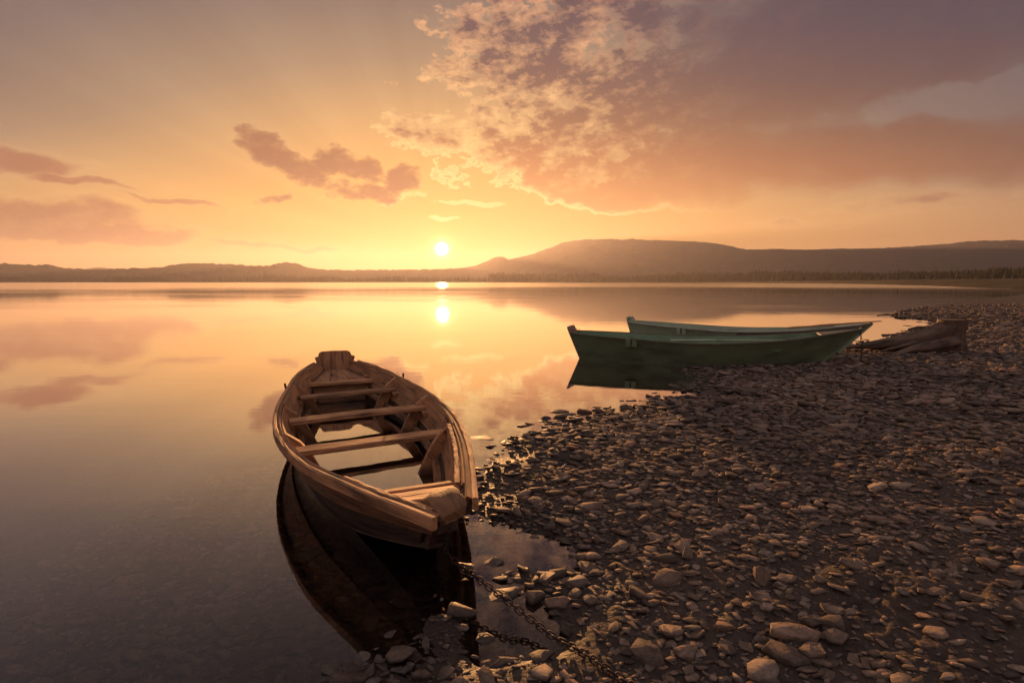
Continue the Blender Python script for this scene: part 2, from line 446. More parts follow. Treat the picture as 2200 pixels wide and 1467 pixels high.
def ground_mat():
    m, nt, out = new_mat('wet shingle ground')
    pos, x, y, z = worldpos(nt)
    a = noise(nt, pos, 1.6, 5, 0.6); b = noise(nt, pos, 22.0, 6, 0.65); c = noise(nt, pos, 90.0, 4, 0.6)
    vo = nt.nodes.new('ShaderNodeTexVoronoi'); nt.links.new(pos.s, vo.inputs['Vector']); vo.inputs['Scale'].default_value = 34
    vd = N(nt, vo.outputs['Distance']); vs = nt.nodes.new('ShaderNodeSeparateXYZ'); nt.links.new(vo.outputs['Color'], vs.inputs[0])
    f = (a * 0.5 + b * 0.5 + c * 0.25 - 0.1).smooth(0.3, 0.75)
    col = mixc(nt, f, (0.042, 0.028, 0.020, 1), (0.120, 0.080, 0.056, 1))
    col = mixc(nt, N(nt, vs.outputs[0]).smooth(0.45, 0.9) * vd.smooth(0.5, 0.2) * 0.7, col, (0.16, 0.118, 0.088, 1))
    wet = (z + (a - 0.5) * 0.05).smooth(0.07, 0.0)
    damp = noise(nt, pos, 0.55, 4, 0.55).smooth(0.46, 0.60)
    wet = wet.max(damp * 0.75)
    col = mixc(nt, wet * 0.6, col, (0.022, 0.016, 0.012, 1))
    rough = 0.9 - wet * 0.32
    principled(nt, out, col, rough, (vd * -0.5 + b * 0.8 + c * 0.4), 0.8, 0.02, 0.35)
    return m
def build_ground():
    az = np.radians(np.concatenate([np.arange(-84, -50, 2.0), np.arange(-50, -16, 0.6), np.arange(-16, 50, 0.28), np.arange(50, 88, 1.2)]))
    r = [0.6]
    while r[-1] < 300: r.append(r[-1] * (1.0075 if r[-1] < 12 else 1.016))
    r = np.array(r)
    A, R = np.meshgrid(az, r); X = R * np.sin(A); Y = R * np.cos(A)
    Z = height(X, Y)
    nr, na = X.shape
    i = np.arange(nr * na).reshape(nr, na)
    q = np.stack([i[:-1, :-1].ravel(), i[:-1, 1:].ravel(), i[1:, 1:].ravel(), i[1:, :-1].ravel()], 1)
    me = mesh_np('beach', np.stack([X.ravel(), Y.ravel(), Z.ravel()], 1), q[:, ::-1], smooth=True)
    return tag(link('beach', me, ground_mat()), kind='structure')
beach = build_ground()

# ------------------------------------------------------------------ lake
def build_lake():
    m, nt, out = new_mat('calm lake water')
    pos, x, y, z = worldpos(nt)
    n1 = noise(nt, scaled(nt, pos, (0.35, 1.0, 1)), 0.55, 4, 0.5, 0.4)
    n2_ = noise(nt, scaled(nt, pos, (0.5, 1.6, 1)), 3.0, 4, 0.55, 0.3)
    dist = (x * x + y * y).m('SQRT')
    far = dist.smooth(9.0, 60.0)
    patch = noise(nt, scaled(nt, pos, (0.03, 0.08, 1)), 1.0, 3, 0.5)
    h = n1 * (far * 0.0026 + 0.0032) + n2_ * (far * patch.smooth(0.42, 0.62) * 0.004 + 0.0006)
    breeze = (dist + (patch - 0.5) * 90.0 + (n1 - 0.5) * 40.0).smooth(60.0, 210.0)
    bmp = nt.nodes.new('ShaderNodeBump'); bmp.inputs['Strength'].default_value = 1.0; bmp.inputs['Distance'].default_value = 1.0
    nt.links.new(h.s, bmp.inputs['Height'])
    fr = nt.nodes.new('ShaderNodeFresnel'); fr.inputs['IOR'].default_value = 1.33; nt.links.new(bmp.outputs[0], fr.inputs['Normal'])
    F = 1.0 - ((N(nt, fr.outputs[0]) - 0.022).max(0.0) * -WATER_GAIN).m('EXPONENT')
    tr = nt.nodes.new('ShaderNodeBsdfTransparent'); tr.inputs[0].default_value = (0.66, 0.58, 0.50, 1)
    gl = nt.nodes.new('ShaderNodeBsdfGlossy'); gl.distribution = 'BECKMANN'; gl.inputs['Roughness'].default_value = 0.03; gl.inputs['Color'].default_value = (0.97, 0.95, 0.93, 1)
    nt.links.new(bmp.outputs[0], gl.inputs['Normal']); N.put(nt, gl.inputs['Roughness'], breeze * 0.145 + 0.03)
    mx = nt.nodes.new('ShaderNodeMixShader'); nt.links.new(F.s, mx.inputs[0]); nt.links.new(tr.outputs[0], mx.inputs[1]); nt.links.new(gl.outputs[0], mx.inputs[2])
    nt.links.new(mx.outputs[0], out.inputs[0])
    xs = [-6800, -800, -60, -8, 0, 8, 60, 800, 6800]; ys = [-40, 0, 4, 10, 40, 300, 1500, 6800]
    v = [(a, b, 0.0) for b in ys for a in xs]; W = len(xs)
    q = [(j * W + i, j * W + i + 1, (j + 1) * W + i + 1, (j + 1) * W + i) for j in range(len(ys) - 1) for i in range(W - 1)]
    return tag(link('lake', mesh_np('lake', v, q), m), kind='structure')
WATER_GAIN = 5.4
lake = build_lake()

# ------------------------------------------------------------------ far shore, hills, forest
def interp(px, table): return np.interp(px, [t[0] for t in table], [t[1] for t in table])
SHORE_D = [(-900, 2600), (0, 2600), (215, 2500), (235, 2050), (700, 1900), (1100, 1650), (1400, 1250), (1640, 850), (1800, 520), (1950, 300), (2100, 185), (2200, 150), (2400, 120), (3200, 110)]
TREE_D = [(-900, 2700), (215, 2620), (235, 2070), (700, 1920), (1100, 1680), (1400, 1300), (1640, 960), (1800, 720), (1950, 560), (2200, 430), (3200, 330)]
def az_of(px): return np.arctan2((px - 1100) / 1200, math.cos(PITCH) + math.sin(PITCH) * (733.5 - 605) / 1200)
def landz(t): return 1.6 * (1 - np.exp(-t / 25)) + 0.006 * t
def hill_mat(name, base, alt, rock, ralt):
    m, nt, out = new_mat(name)
    pos, x, y, z = worldpos(nt)
    a = noise(nt, pos, 0.02, 6, 0.65); b = noise(nt, pos, 0.006, 5, 0.6)
    col = mixc(nt, a.smooth(0.35, 0.65), base, alt)
    rk = ((z - ralt) * 0.006 + (b - 0.5) * 2.4 + (a - 0.5) * 2.2).smooth(0.45, 0.75)
    col = mixc(nt, rk, col, rock)
    principled(nt, out, col, 0.95, a, 0.6, 12.0, 0.1)
    return m
def build_far():
    m, nt, out = new_mat('far meadow')
    pos, x, y, z = worldpos(nt)
    a = noise(nt, scaled(nt, pos, (0.5, 1, 1)), 0.06, 6, 0.65)
    col = mixc(nt, a.smooth(0.35, 0.65), (0.020, 0.018, 0.011, 1), (0.050, 0.040, 0.025, 1))
    principled(nt, out, col, 0.95, a, 0.5, 0.5, 0.1)
    px = np.linspace(-900, 3300, 420); az = az_of(px); D0 = interp(px, SHORE_D)
    D0 = D0 * (1 + 0.05 * fbm(px * 0.03, px * 0 + 2.0, 4, 5))
    t = np.concatenate([[-12, -3, 0, 2, 5, 10, 18, 30, 50, 80, 130, 200, 320, 500, 800, 1300, 2000, 3000]])
    T, A = np.meshgrid(t, az, indexing='ij'); D = D0[None, :] + T
    X = D * np.sin(A); Y = D * np.cos(A)
    Z = np.where(T <= 0, T * 0.08 - 0.05, landz(np.maximum(T, 0))) + np.where(T > 0, 0.35 * fbm(X * 0.05, Y * 0.05, 3, 8), 0)
    nr, na = X.shape; i = np.arange(nr * na).reshape(nr, na)
    q = np.stack([i[:-1, :-1].ravel(), i[:-1, 1:].ravel(), i[1:, 1:].ravel(), i[1:, :-1].ravel()], 1)[:, ::-1]
    tag(link('far_shore', mesh_np('far_shore', np.stack([X.ravel(), Y.ravel(), Z.ravel()], 1), q, smooth=True), m), kind='structure')
def build_hill(name, prof, Df, Dr, Db, mat, rough, seed):
    xs = [p[0] for p in prof]; px = np.linspace(xs[0], xs[-1], 700); az = az_of(px)
    py = interp(px, prof)
    b = (733.5 - py) / 1200; c, s = math.cos(PITCH), math.sin(PITCH)
    el = (-s + c * b) / np.hypot((px - 1100) / 1200, c + s * b)
    zr = CAM_H + Dr * el
    u = np.concatenate([np.linspace(0, 1, 40), np.linspace(1.06, 2, 10)])
    U, A = np.meshgrid(u, az, indexing='ij')
    D = np.where(U < 1, Df + (Dr - Df) * U, Dr + (Db - Dr) * (U - 1))
    shape = np.where(U <= 1, 0.5 - 0.5 * np.cos(np.pi * np.clip(U, 0, 1) ** 1.15), 1 - (U - 1) * 1.05)
    X = D * np.sin(A); Y = D * np.cos(A)
    Z = zr[None, :] * shape
    amp = np.sin(np.pi * np.clip(U, 0, 1)) * 0.8
    Z = Z + fbm(X * 0.003, Y * 0.003, 5, seed) * zr[None, :] * 0.28 * amp
    Z = Z + fbm(X * 0.05, Y * 0.05, 2, seed + 9) * rough * np.clip(U * 3, 0, 1)
    nr, na = X.shape; i = np.arange(nr * na).reshape(nr, na)
    q = np.stack([i[:-1, :-1].ravel(), i[:-1, 1:].ravel(), i[1:, 1:].ravel(), i[1:, :-1].ravel()], 1)[:, ::-1]
    tag(link(name, mesh_np(name, np.stack([X.ravel(), Y.ravel(), Z.ravel()], 1), q, smooth=True), mat), kind='structure')
build_far()
RIDGE = [(860, 592), (920, 584), (980, 578), (1020, 573), (1045, 564), (1062, 556), (1072, 553), (1082, 554), (1092, 560), (1110, 556), (1150, 548), (1180, 536), (1205, 525), (1235, 521), (1260, 519), (1310, 517), (1335, 518), (1358, 515), (1364, 517), (1375, 516),
         (1390, 518), (1420, 518), (1500, 523), (1550, 527), (1580, 534), (1600, 538), (1680, 537), (1760, 538), (1850, 536), (1950, 530), (2050, 524), (2130, 520), (2170, 518), (2200, 519), (2260, 524), (2400, 535), (2600, 545), (2900, 560), (3200, 585)]
LOWHILL = [(-900, 585), (-500, 575), (-200, 566), (0, 567), (60, 569), (110, 571), (140, 577), (200, 580), (260, 578), (330, 576), (370, 571), (400, 567), (450, 567), (500, 569), (545, 571), (575, 572), (600, 567), (618, 564), (640, 568), (665, 576), (700, 580), (800, 581),
           (900, 580), (980, 578), (1060, 582), (1150, 596), (1200, 602)]
build_hill('mountain_ridge', RIDGE, 2600, 4300, 5600, hill_mat('rocky ridge', (0.03, 0.032, 0.018, 1), (0.06, 0.05, 0.03, 1), (0.26, 0.22, 0.19, 1), 265), 5.0, 40)
build_hill('low_hills', LOWHILL, 2650, 3200, 4000, hill_mat('wooded hills', (0.025, 0.03, 0.016, 1), (0.05, 0.045, 0.025, 1), (0.05, 0.05, 0.03, 1), 900), 9.0, 60)
build_hill('far_hill', [(120, 590), (180, 579), (205, 575), (225, 575), (250, 579), (320, 590)], 5000, 5800, 6500, hill_mat('far wooded hill', (0.03, 0.03, 0.02, 1), (0.05, 0.05, 0.03, 1), (0.05, 0.05, 0.03, 1), 900), 4.0, 61)

def conifer(h, rnd):
    """verts, tris of one small spruce: trunk wedge and ragged skirts"""
    V = []; T = []; tiers = 4
    for k in range(tiers):
        z0 = h * (0.08 + 0.21 * k); z1 = min(h, z0 + h * 0.36); r = h * 0.17 * (1 - k / (tiers + 0.6)) * rnd.uniform(0.85, 1.2)
        b = len(V); n = 6; ph = rnd.uniform(0, 6)
        for j in range(n):
            a = ph + j * 2 * math.pi / n; rr = r * rnd.uniform(0.65, 1.25)
            V.append((rr * math.cos(a), rr * math.sin(a), z0 + rnd.uniform(-0.03, 0.03) * h))
        V.append((0, 0, z1))
        for j in range(n): T.append((b + j, b + (j + 1) % n, b + n))
    b = len(V); V += [(-.012 * h, 0, 0), (.012 * h, 0, 0), (0, .012 * h, 0), (0, 0, h * .5)]
    T += [(b, b + 1, b + 3), (b + 1, b + 2, b + 3), (b + 2, b, b + 3)]
    return np.array(V), np.array(T)
def build_forest(name, label, lo, hi, n, depth, hmin, hmax, mat, seed):
    rnd = random.Random(seed); rg = np.random.default_rng(seed)
    base = [conifer(1.0, rnd) for _ in range(10)]
    VV = []; TT = []; off = 0
    for i in range(n):
        px = rnd.uniform(lo, hi); D = float(interp(px, TREE_D)) + depth * rnd.random() ** 1.4 + 30 * vnoise(np.array([px * 0.02]), np.array([0.5]), 4)[0]
        a = float(az_of(px)); x, y = D * math.sin(a), D * math.cos(a)
        z = float(landz(max(0.0, D - float(interp(px, SHORE_D))))) - 0.6
        env = 0.75 + 0.5 * (0.5 + float(fbm(np.array([px * 0.012]), np.array([3.0]), 3, seed)[0]))
        h = D * rnd.uniform(hmin, hmax) / 1200 * env * (1.2 if rnd.random() < 0.07 else 1)
        v, t = base[i % 10]; ph = rnd.uniform(0, 6.28); c, s = math.cos(ph), math.sin(ph)
        w = np.stack([(v[:, 0] * c - v[:, 1] * s) * h * rnd.uniform(0.8, 1.25) + x, (v[:, 0] * s + v[:, 1] * c) * h + y, v[:, 2] * h + z], 1)
        VV.append(w); TT.append(t + off); off += len(v)
    me = mesh_np(name, np.concatenate(VV), None, np.concatenate(TT))
    tag(link(name, me, mat), label, 'forest', kind='stuff')
def build_forests():
    m, nt, out = new_mat('spruce needles')
    pos, x, y, z = worldpos(nt)
    a = noise(nt, pos, 0.12, 4, 0.6)
    principled(nt, out, mixc(nt, a.smooth(0.35, 0.65), (0.022, 0.028, 0.013, 1), (0.07, 0.06, 0.026, 1)), 0.9, None, spec=0.2)
    build_forest('promontory_forest', 'dark spruce forest along the far promontory left of the sun', -850, 1100, 3200, 140, 8, 12.5, m, 3)
    build_forest('shore_forest', 'spruce forest along the far shore below the long ridge', 1050, 2700, 5400, 240, 11.5, 18.5, m, 5)
build_forests()

# ------------------------------------------------------------------ haze
def build_haze():
    x0, x1, y0, y1, z0, z1 = -6900, 6900, -60, 6900, -4.2, 335
    v = [(x, y, z) for z in (z0, z1) for y in (y0, y1) for x in (x0, x1)]
    q = [(0, 2, 3, 1), (4, 5, 7, 6), (0, 1, 5, 4), (2, 6, 7, 3), (0, 4, 6, 2), (1, 3, 7, 5)]
    m, nt, out = new_mat('evening haze')
    p = nt.nodes.new('ShaderNodeVolumePrincipled')
    p.inputs['Color'].default_value = (0.82, 0.80, 0.92, 1); p.inputs['Density'].default_value = HAZE; p.inputs['Anisotropy'].default_value = 0.55
    nt.links.new(p.outputs[0], out.inputs['Volume'])
    o = tag(link('haze', mesh_np('haze', v, q), m), 'thin warm evening haze over the whole lake', 'haze', kind='stuff')
    o.display_type = 'WIRE'
HAZE = 1.05e-4
build_haze()

# ------------------------------------------------------------------ boats
BROWN_IN = wood_mat('weathered plank', (0.11, 0.053, 0.026, 1), (0.50, 0.24, 0.105, 1))
BROWN_RAIL = wood_mat('bleached rail and lit knee wood', (0.13, 0.063, 0.030, 1), (0.60, 0.295, 0.13, 1), bstr=1.0)
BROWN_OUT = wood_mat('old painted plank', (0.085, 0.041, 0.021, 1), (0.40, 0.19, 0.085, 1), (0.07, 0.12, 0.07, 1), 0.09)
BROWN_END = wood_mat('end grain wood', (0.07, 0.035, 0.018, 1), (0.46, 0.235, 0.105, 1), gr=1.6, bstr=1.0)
ROT_SHADE = wood_mat('rotten and shade-dark wood', (0.018, 0.012, 0.008, 1), (0.10, 0.055, 0.03, 1), gr=0.5, bstr=1.0)  # real rot in the rail core; elsewhere its dark tone stands for shade
GREEN = paint_mat('dark green boat paint', (0.24, 0.30, 0.16, 1), (0.26, 0.22, 0.16, 1), 0.3, 0.7)
GREEN_IN = paint_mat('mid green boat paint', (0.21, 0.33, 0.18, 1), (0.12, 0.10, 0.07, 1))
GREEN_RAIL = paint_mat('worn green rail', (0.19, 0.20, 0.12, 1), (0.36, 0.28, 0.2, 1), 0.5)
PALE = paint_mat('pale green boat paint', (0.44, 0.54, 0.36, 1), (0.34, 0.30, 0.24, 1))
PALE_RAIL = paint_mat('chalky green rail', (0.55, 0.58, 0.42, 1), (0.4, 0.34, 0.26, 1))
GREYED = wood_mat('greyed bare wood', (0.12, 0.10, 0.09, 1), (0.30, 0.25, 0.22, 1), wet=False)
TRANSOM_WOOD = wood_mat('bare transom wood', (0.14, 0.085, 0.06, 1), (0.36, 0.23, 0.16, 1), wet=False)
OAR_WOOD = wood_mat('oar wood', (0.16, 0.085, 0.045, 1), (0.34, 0.2, 0.11, 1), wet=False)
def rust_mat():
    m, nt, out = new_mat('rusty iron')
    p = tex(nt, 'Object'); a = noise(nt, p, 60, 5, 0.65)
    principled(nt, out, mixc(nt, a.smooth(0.35, 0.65), (0.018, 0.014, 0.013, 1), (0.085, 0.042, 0.026, 1)), 0.62, a, 0.6, 0.002, 0.5, 0.35)
    return m
RUST = rust_mat()

class Hull:
    """flat-bottomed plank boat; s runs from the transom to the stem along +X of its own frame"""
    def __init__(self, L, beam, zg, half_bot, zb, c0, c1):
        self.L, self.tb, self.tz, self.hb, self.zbt, self.c0, self.c1 = L, beam, zg, half_bot, zb, c0, c1
    def I(self, t, tab):
        return float(self.spline(t, tab))
    def spline(self, t, tab):
        xs = [p[0] for p in tab]; ys = [p[1] for p in tab]
        n = len(xs); i = max(0, min(n - 2, int(np.searchsorted(xs, t)) - 1))
        h = xs[i + 1] - xs[i]; u = (t - xs[i]) / h
        def tan(k):
            if k == 0: return (ys[1] - ys[0]) / (xs[1] - xs[0])
            if k == n - 1: return (ys[-1] - ys[-2]) / (xs[-1] - xs[-2])
            return (ys[k + 1] - ys[k - 1]) / (xs[k + 1] - xs[k - 1])
        m0, m1 = tan(i) * h, tan(i + 1) * h
        return ys[i] * (2 * u ** 3 - 3 * u * u + 1) + m0 * (u ** 3 - 2 * u * u + u) + ys[i + 1] * (-2 * u ** 3 + 3 * u * u) + m1 * (u ** 3 - u * u)
    def pt(self, t, v, side):
        """v = 0 at the gunwale, 1 at the chine"""
        g = Vector((t * self.L, side * self.I(t, self.tb), self.I(t, self.tz)))
        c = Vector((self.c0 + t * (self.c1 - self.c0), side * self.I(t, self.hb), self.I(t, self.zbt)))
        return g.lerp(c, v)
    def strip(self, name, side, v0, v1, t0, t1, o0, o1, mat, parent, n=36, nv=4, wob=0.0, seed=0):
        """a plank lying on the side between v0..v1, its thickness from offset o0 (in) to o1 (out)"""
        rings = []
        for i in range(n + 1):
            t = t0 + (t1 - t0) * i / n
            e = 0.004
            ta, tb_ = max(0, t - e), min(1, t + e)
            tan = (self.pt(tb_, .3, side) - self.pt(ta, .3, side)).normalized()
            dn = (self.pt(t, 1, side) - self.pt(t, 0, side)).normalized()
            nrm = tan.cross(dn).normalized()
            if nrm.y * side < 0: nrm = -nrm
            vv = [v0 + (v1 - v0) * k / nv for k in range(nv + 1)]
            ring = [self.pt(t, v, side) + nrm * o1 for v in vv] + [self.pt(t, v, side) + nrm * o0 for v in reversed(vv)]
            rings.append(ring)
        return loft(name, rings, mat, parent, wob=wob, seed=seed)
    def rail(self, name, side, t0, t1, off, w, h, dz, mat, parent, n=40, wob=0.0, seed=0, zadd=None):
        rings = []
        for i in range(n + 1):
            t = t0 + (t1 - t0) * i / n
            p = self.pt(t, 0, side)
            tan = (self.pt(min(1, t + .004), 0, side) - self.pt(max(0, t - .004), 0, side)).normalized()
            nr = tan.cross(Vector((0, 0, 1))).normalized()
            if nr.y * side < 0: nr = -nr
            b = 0.2
            z1 = dz + (zadd(t) if zadd else 0)
            pts = [(off, z1 - h + .005), (off, z1 - .006), (off + w * .12, z1), (off + w * .5, z1 + .002), (off + w * .88, z1), (off + w, z1 - .006), (off + w, z1 - h + .005), (off + w * .5, z1 - h)]
            rings.append([p + nr * a + Vector((0, 0, c)) for a, c in pts])
        return loft(name, rings, mat, parent, wob=wob, seed=seed)
    def bottom(self, mat, parent, th=0.03, n=30):
        rings = []
        for i in range(n + 1):
            t = i / n; a = self.pt(t, 1, 1); b = self.pt(t, 1, -1)
            a.y -= .012; b.y += .012
            if a.y < .004: a.y = .004; b.y = -.004
            rings.append([a, b, b + Vector((0, 0, th)), a + Vector((0, 0, th))])
        return loft('bottom', rings, mat, parent)
    def inner_half(self, t, z):
        """half width inside the hull at height z"""
        g = self.pt(t, 0, 1); c = self.pt(t, 1, 1)
        v = (g.z - z) / (g.z - c.z)
        return self.pt(t, v, 1).y
    def plate(self, name, t, prof, th, mat, parent):
        """profile (y, z) in the cross section at s, extruded th along s"""
        rings = [[Vector((t * self.L + e, y, z)) for y, z in prof] for e in (-th / 2, -th / 4, th / 4, th / 2)]
        return loft(name, rings, mat, parent)
    def knee(self, t, side, foot, top, z0, th, mat, parent, clear=0.03, tip=0.05):
        g = self.pt(t, 0, 1); prof = []
        zs = [z0 + (g.z - top - z0) * k / 6 for k in range(7)]
        outer = [(self.inner_half(t, z) - clear, z) for z in zs]
        inner = []
        for k, z in enumerate(zs):
            u = k / 6; w = foot * (1 - u) ** 1.3 + tip * (1 - u ** 6) + 0.012
            inner.append((self.inner_half(t, z) - clear - w, z))
        prof = [(side * y, z) for y, z in outer] + [(side * y, z) for y, z in reversed(inner)]
        return self.plate('frame_knee', t, prof, th, mat, parent)
    def transom(self, t, extra, mat, parent, th=0.04, w=None, rake=0.10, z0=None):
        g = self.pt(t, 0, 1); c = self.pt(t, 1, 1)
        w = w or g.y + 0.005; zt = g.z + extra; zb = c.z + 0.005
        r = min(0.05, w * .3)
        prof = [(-c.y, zb), (-w, g.z), (-w, zt - r), (-w + r * .3, zt - r * .3), (-w + r, zt), (0, zt + .004), (w - r, zt), (w - r * .3, zt - r * .3), (w, zt - r), (w, g.z), (c.y, zb)]
        dx = g.x - c.x; H = g.z - c.z
        rings = []
        for e in (-th / 2, th / 2):
            rings.append([Vector((c.x + (z - c.z) / H * dx + e, y, z)) for y, z in prof])
        o = loft('transom', rings, mat, parent)
        uv = o.data.uv_layers[0].data
        for poly in o.data.polygons:
            for li in poly.loop_indices:
                co = o.data.vertices[o.data.loops[li].vertex_index].co; uv[li].uv = (co.z, co.y + 1)
        return o

def frame_of(stern, bow):
    s = Vector(stern); b = Vector(bow); d = b - s
    return s, math.atan2(d.y, d.x), d.length

def brown_boat():
    st, rz, L = frame_of((-2.43, 7.60), (-0.25, 2.38))
    h = Hull(L, [(0, .205), (.10, .40), (.18, .515), (.27, .59), (.40, .685), (.50, .712), (.60, .693), (.70, .615), (.80, .490), (.90, .300), (1, .085)],
             [(0, .44), (.2, .41), (.4, .382), (.55, .378), (.7, .40), (.85, .435), (1, .475)],
             [(0, .15), (.15, .32), (.3, .44), (.5, .52), (.7, .44), (.85, .26), (.95, .11), (1, .05)],
             [(0, -.02), (.2, -.10), (.45, -.14), (.7, -.10), (.85, 0.0), (.95, .12), (1, .20)], 0.10, L - 0.28)
    boat = thing('wooden_rowboat', 'old bare brown wooden rowboat, half full of water, bow on the stony shore', 'boat', (st.x, st.y, 0), rz)
    inv = Matrix.Rotation(-rz, 4, 'Z') @ Matrix.Translation((-st.x, -st.y, 0))
    def loc(px, py, z): return inv @ at(px, py, z)
    R = -1; Lf = 1          # the boat's +Y side is on the photo's left of the bow-on view
    # find which side is image right
    if (Matrix.Rotation(rz, 4, 'Z') @ Vector((0, 1, 0))).x > 0: R, Lf = 1, -1
    for sd in (1, -1):
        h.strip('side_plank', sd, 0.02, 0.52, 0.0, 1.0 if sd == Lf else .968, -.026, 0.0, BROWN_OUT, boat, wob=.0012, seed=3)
        h.strip('side_plank', sd, 0.50, 1.0, 0.0, .985 if sd == Lf else .935, -.045, -.016, ROT_SHADE, boat, wob=.0012, seed=4)  # dark wet tone, chosen so the hull's reflection stays uniformly dark
        h.strip('lining_plank', sd, 0.05, 0.50, 0.015, .93, -.040, -.029, BROWN_IN, boat, seed=5)
        h.strip('chine_stringer', sd, 0.60, 0.69, 0.03, .92, -.085, -.047, BROWN_IN, boat, nv=1, seed=6)
    # rails: a wide outer strake and a ragged inner strip
    for sd in (1, -1):
        h.rail('outer_rail', sd, 0.035, 1.0 if sd == Lf else .972, -.004, .032, .062, 0.006, BROWN_RAIL, boat, wob=.0025, seed=11 + sd)
        h.rail('inner_rail', sd, 0.03 if sd == Lf else .06, .66 if sd == R else .45, -.044, .020, .045, -0.004, BROWN_RAIL, boat, wob=.003, seed=15 + sd)
    h.rail('inner_rail', R, .67, .925, -.090, .030, .20, -0.006, BROWN_RAIL, boat, n=20, wob=.003, seed=31)
    h.rail('rotten_core', R, .60, .97, -.058, .050, .06, -0.022, ROT_SHADE, boat, n=60, wob=.008, seed=33)
    h.rail('inner_rail', Lf, .86, .985, -.066, .050, .045, 0.0, BROWN_RAIL, boat, n=14, wob=.004, seed=35)
    h.bottom(ROT_SHADE, boat)  # darkened as well, to keep the reflected hull one dark shape
    h.transom(0.0, .115, BROWN_IN, boat, w=.215)
    # sheer block at the stern quarters
    for sd in (1, -1):
        board('quarter_block', (.03, sd * .205, .40), (.03, sd * .235, .49), (1, 0, 0), .06, .05, BROWN_RAIL, boat, n=2, seed=70 + sd)
    # thwarts at measured stations
    def thwart(l, r, z, w, th, seed, name='thwart', mat=BROWN_RAIL, bow=0.0):
        a = loc(l[0], l[1], z); b = loc(r[0], r[1], z); s = (a.x + b.x) / 2
        hw = h.inner_half(s / L, z) - .045
        sk = (b.x - a.x) * .5
        ya, yb = (Lf * hw, R * hw)
        o = board(name, (s - sk, ya, z), (s + sk, yb, z), (0, 0, 1), w, th, mat, boat, n=14, seed=seed, bow=bow)
        return s
    s1 = thwart((657, 854), (839, 836), .27, .15, .036, 81)
    s2 = thwart((635, 906), (899, 876), .265, .155, .04, 82, bow=.008)
    s3 = thwart((685, 966), (941, 931), .27, .15, .04, 83)
    for i, s in enumerate((s1, s2, s3)):
        for sd in (1, -1):
            big = (sd == R)
            h.knee((s - .13) / L if i != 2 else (s + .09 if sd == R else s - .15) / L, sd, .035, .004 if big else .012, -.09, .055, BROWN_RAIL, boat, tip=.11)  # lighter wood on the knees paints in the light they catch
            t = s / L
            board('thwart_cleat', (s - .12, sd * (h.inner_half(t, .24) - .06), .235), (s + .12, sd * (h.inner_half((s + .12) / L, .24) - .06), .235), (0, 0, 1), .05, .035, BROWN_IN, boat, n=3, seed=90 + i)
    # stern sheets: bench, riser, and the sloping platform behind
    sb = loc(738, 822, .26).x
    hw = h.inner_half(sb / L, .25) - .045
    board('stern_bench', (sb - .06, -hw, .255), (sb - .06, hw, .255), (0, 0, 1), .15, .036, BROWN_RAIL, boat, seed=95)
    board('bench_riser', (sb - .08, -hw + .03, .12), (sb - .08, hw - .03, .12), (1, 0, 0), .24, .022, BROWN_IN, boat, seed=96)
    for k in range(3):
        a = sb - .14; t = .22
        f = (k - 1)
        y0, y1 = f * .26, f * .105
        board('stern_board', (a, y0, .262), (.09, y1, .30), (0, 0, 1), .25, .022, BROWN_IN, boat, seed=97 + k, taper=.42)
    for sd in (1, -1):
        board('stern_cleat', (a - .02, sd * (h.inner_half(a / L, .29) - .06), .285), (.10, sd * .165, .335), (0, 0, 1), .055, .035, BROWN_RAIL, boat, n=4, seed=110)
    # fore deck
    d0 = loc(897, 1040, .335).x
    for k in range(3):
        s = d0 + .045 + k * .125 + (.02 if k else 0)
        w = .075 if k == 0 else .122
        hw = h.inner_half(min(.985, s / L), .33) - .05
        if hw < .05: continue
        board('deck_board', (s, Lf * hw, .325 + k * .022), (s + .0, R * hw, .325 + k * .022), (-.17, 0, 1), w, .03, BROWN_RAIL, boat, n=8, seed=120 + k, wob=.002)
    # carved breasthook log between the plank ends
    rings = []; rnd = random.Random(5)
    prof = [(-.34, .045, .015, .425), (-.33, .07, .032, .43), (-.30, .088, .046, .436), (-.25, .094, .054, .44), (-.20, .092, .057, .442), (-.15, .086, .055, .44), (-.11, .078, .05, .436), (-.09, .07, .042, .432), (-.08, .055, .03, .428)]
    for x, w, hh, zc in prof:
        ring = []
        for k in range(18):
            a = 2 * math.pi * k / 18; ca, sa = math.cos(a), math.sin(a)
            sq = 0.55
            y = w * math.copysign(abs(ca) ** sq, ca); z = hh * math.copysign(abs(sa) ** sq, sa) * (1.0 if sa > 0 else .55)
            ring.append(Vector((L + x + rnd.uniform(-.012, .012) - R * y * .25, y + R * .02 + rnd.uniform(-.009, .009), zc + z + rnd.uniform(-.005, .005) + R * y * .12)))
        rings.append(ring)
    loft('breasthook', rings, BROWN_END, boat, smooth=True)
    # dark block added to stand for the shaded hollow between the bow planks
    rings = []
    for x, w, z0, z1 in ((-.46, .18, .26, .33), (-.36, .145, .29, .385), (-.24, .105, .31, .395), (-.15, .07, .33, .39), (-.11, .05, .35, .38)):
        rings.append([Vector((L + x + rnd.uniform(-.01, .01), a * w, z)) for a, z in ((-1, z1), (-.5, z1 + .01), (.5, z1 + .01), (1, z1), (.85, z0), (-.85, z0))])
    loft('bow_shade_block', rings, ROT_SHADE, boat, wob=.005)
    # stem post below, its shade put into the dark wood colour
    board('stem_post', (L - .20, 0, .38), (L - .34, 0, .20), (1, 0, 0), .08, .07, ROT_SHADE, boat, n=6, seed=140, wob=.004)
    # thole pins
    for sd, t in ((Lf, .30), (R, .27)):
        p = h.pt(t, 0, sd)
        board('thole_pin', p + Vector((0, sd * .03, -.03)), p + Vector((0, sd * .04, .045)), (1, 0, 0), .02, .02, RUST, boat, n=2, seed=150)
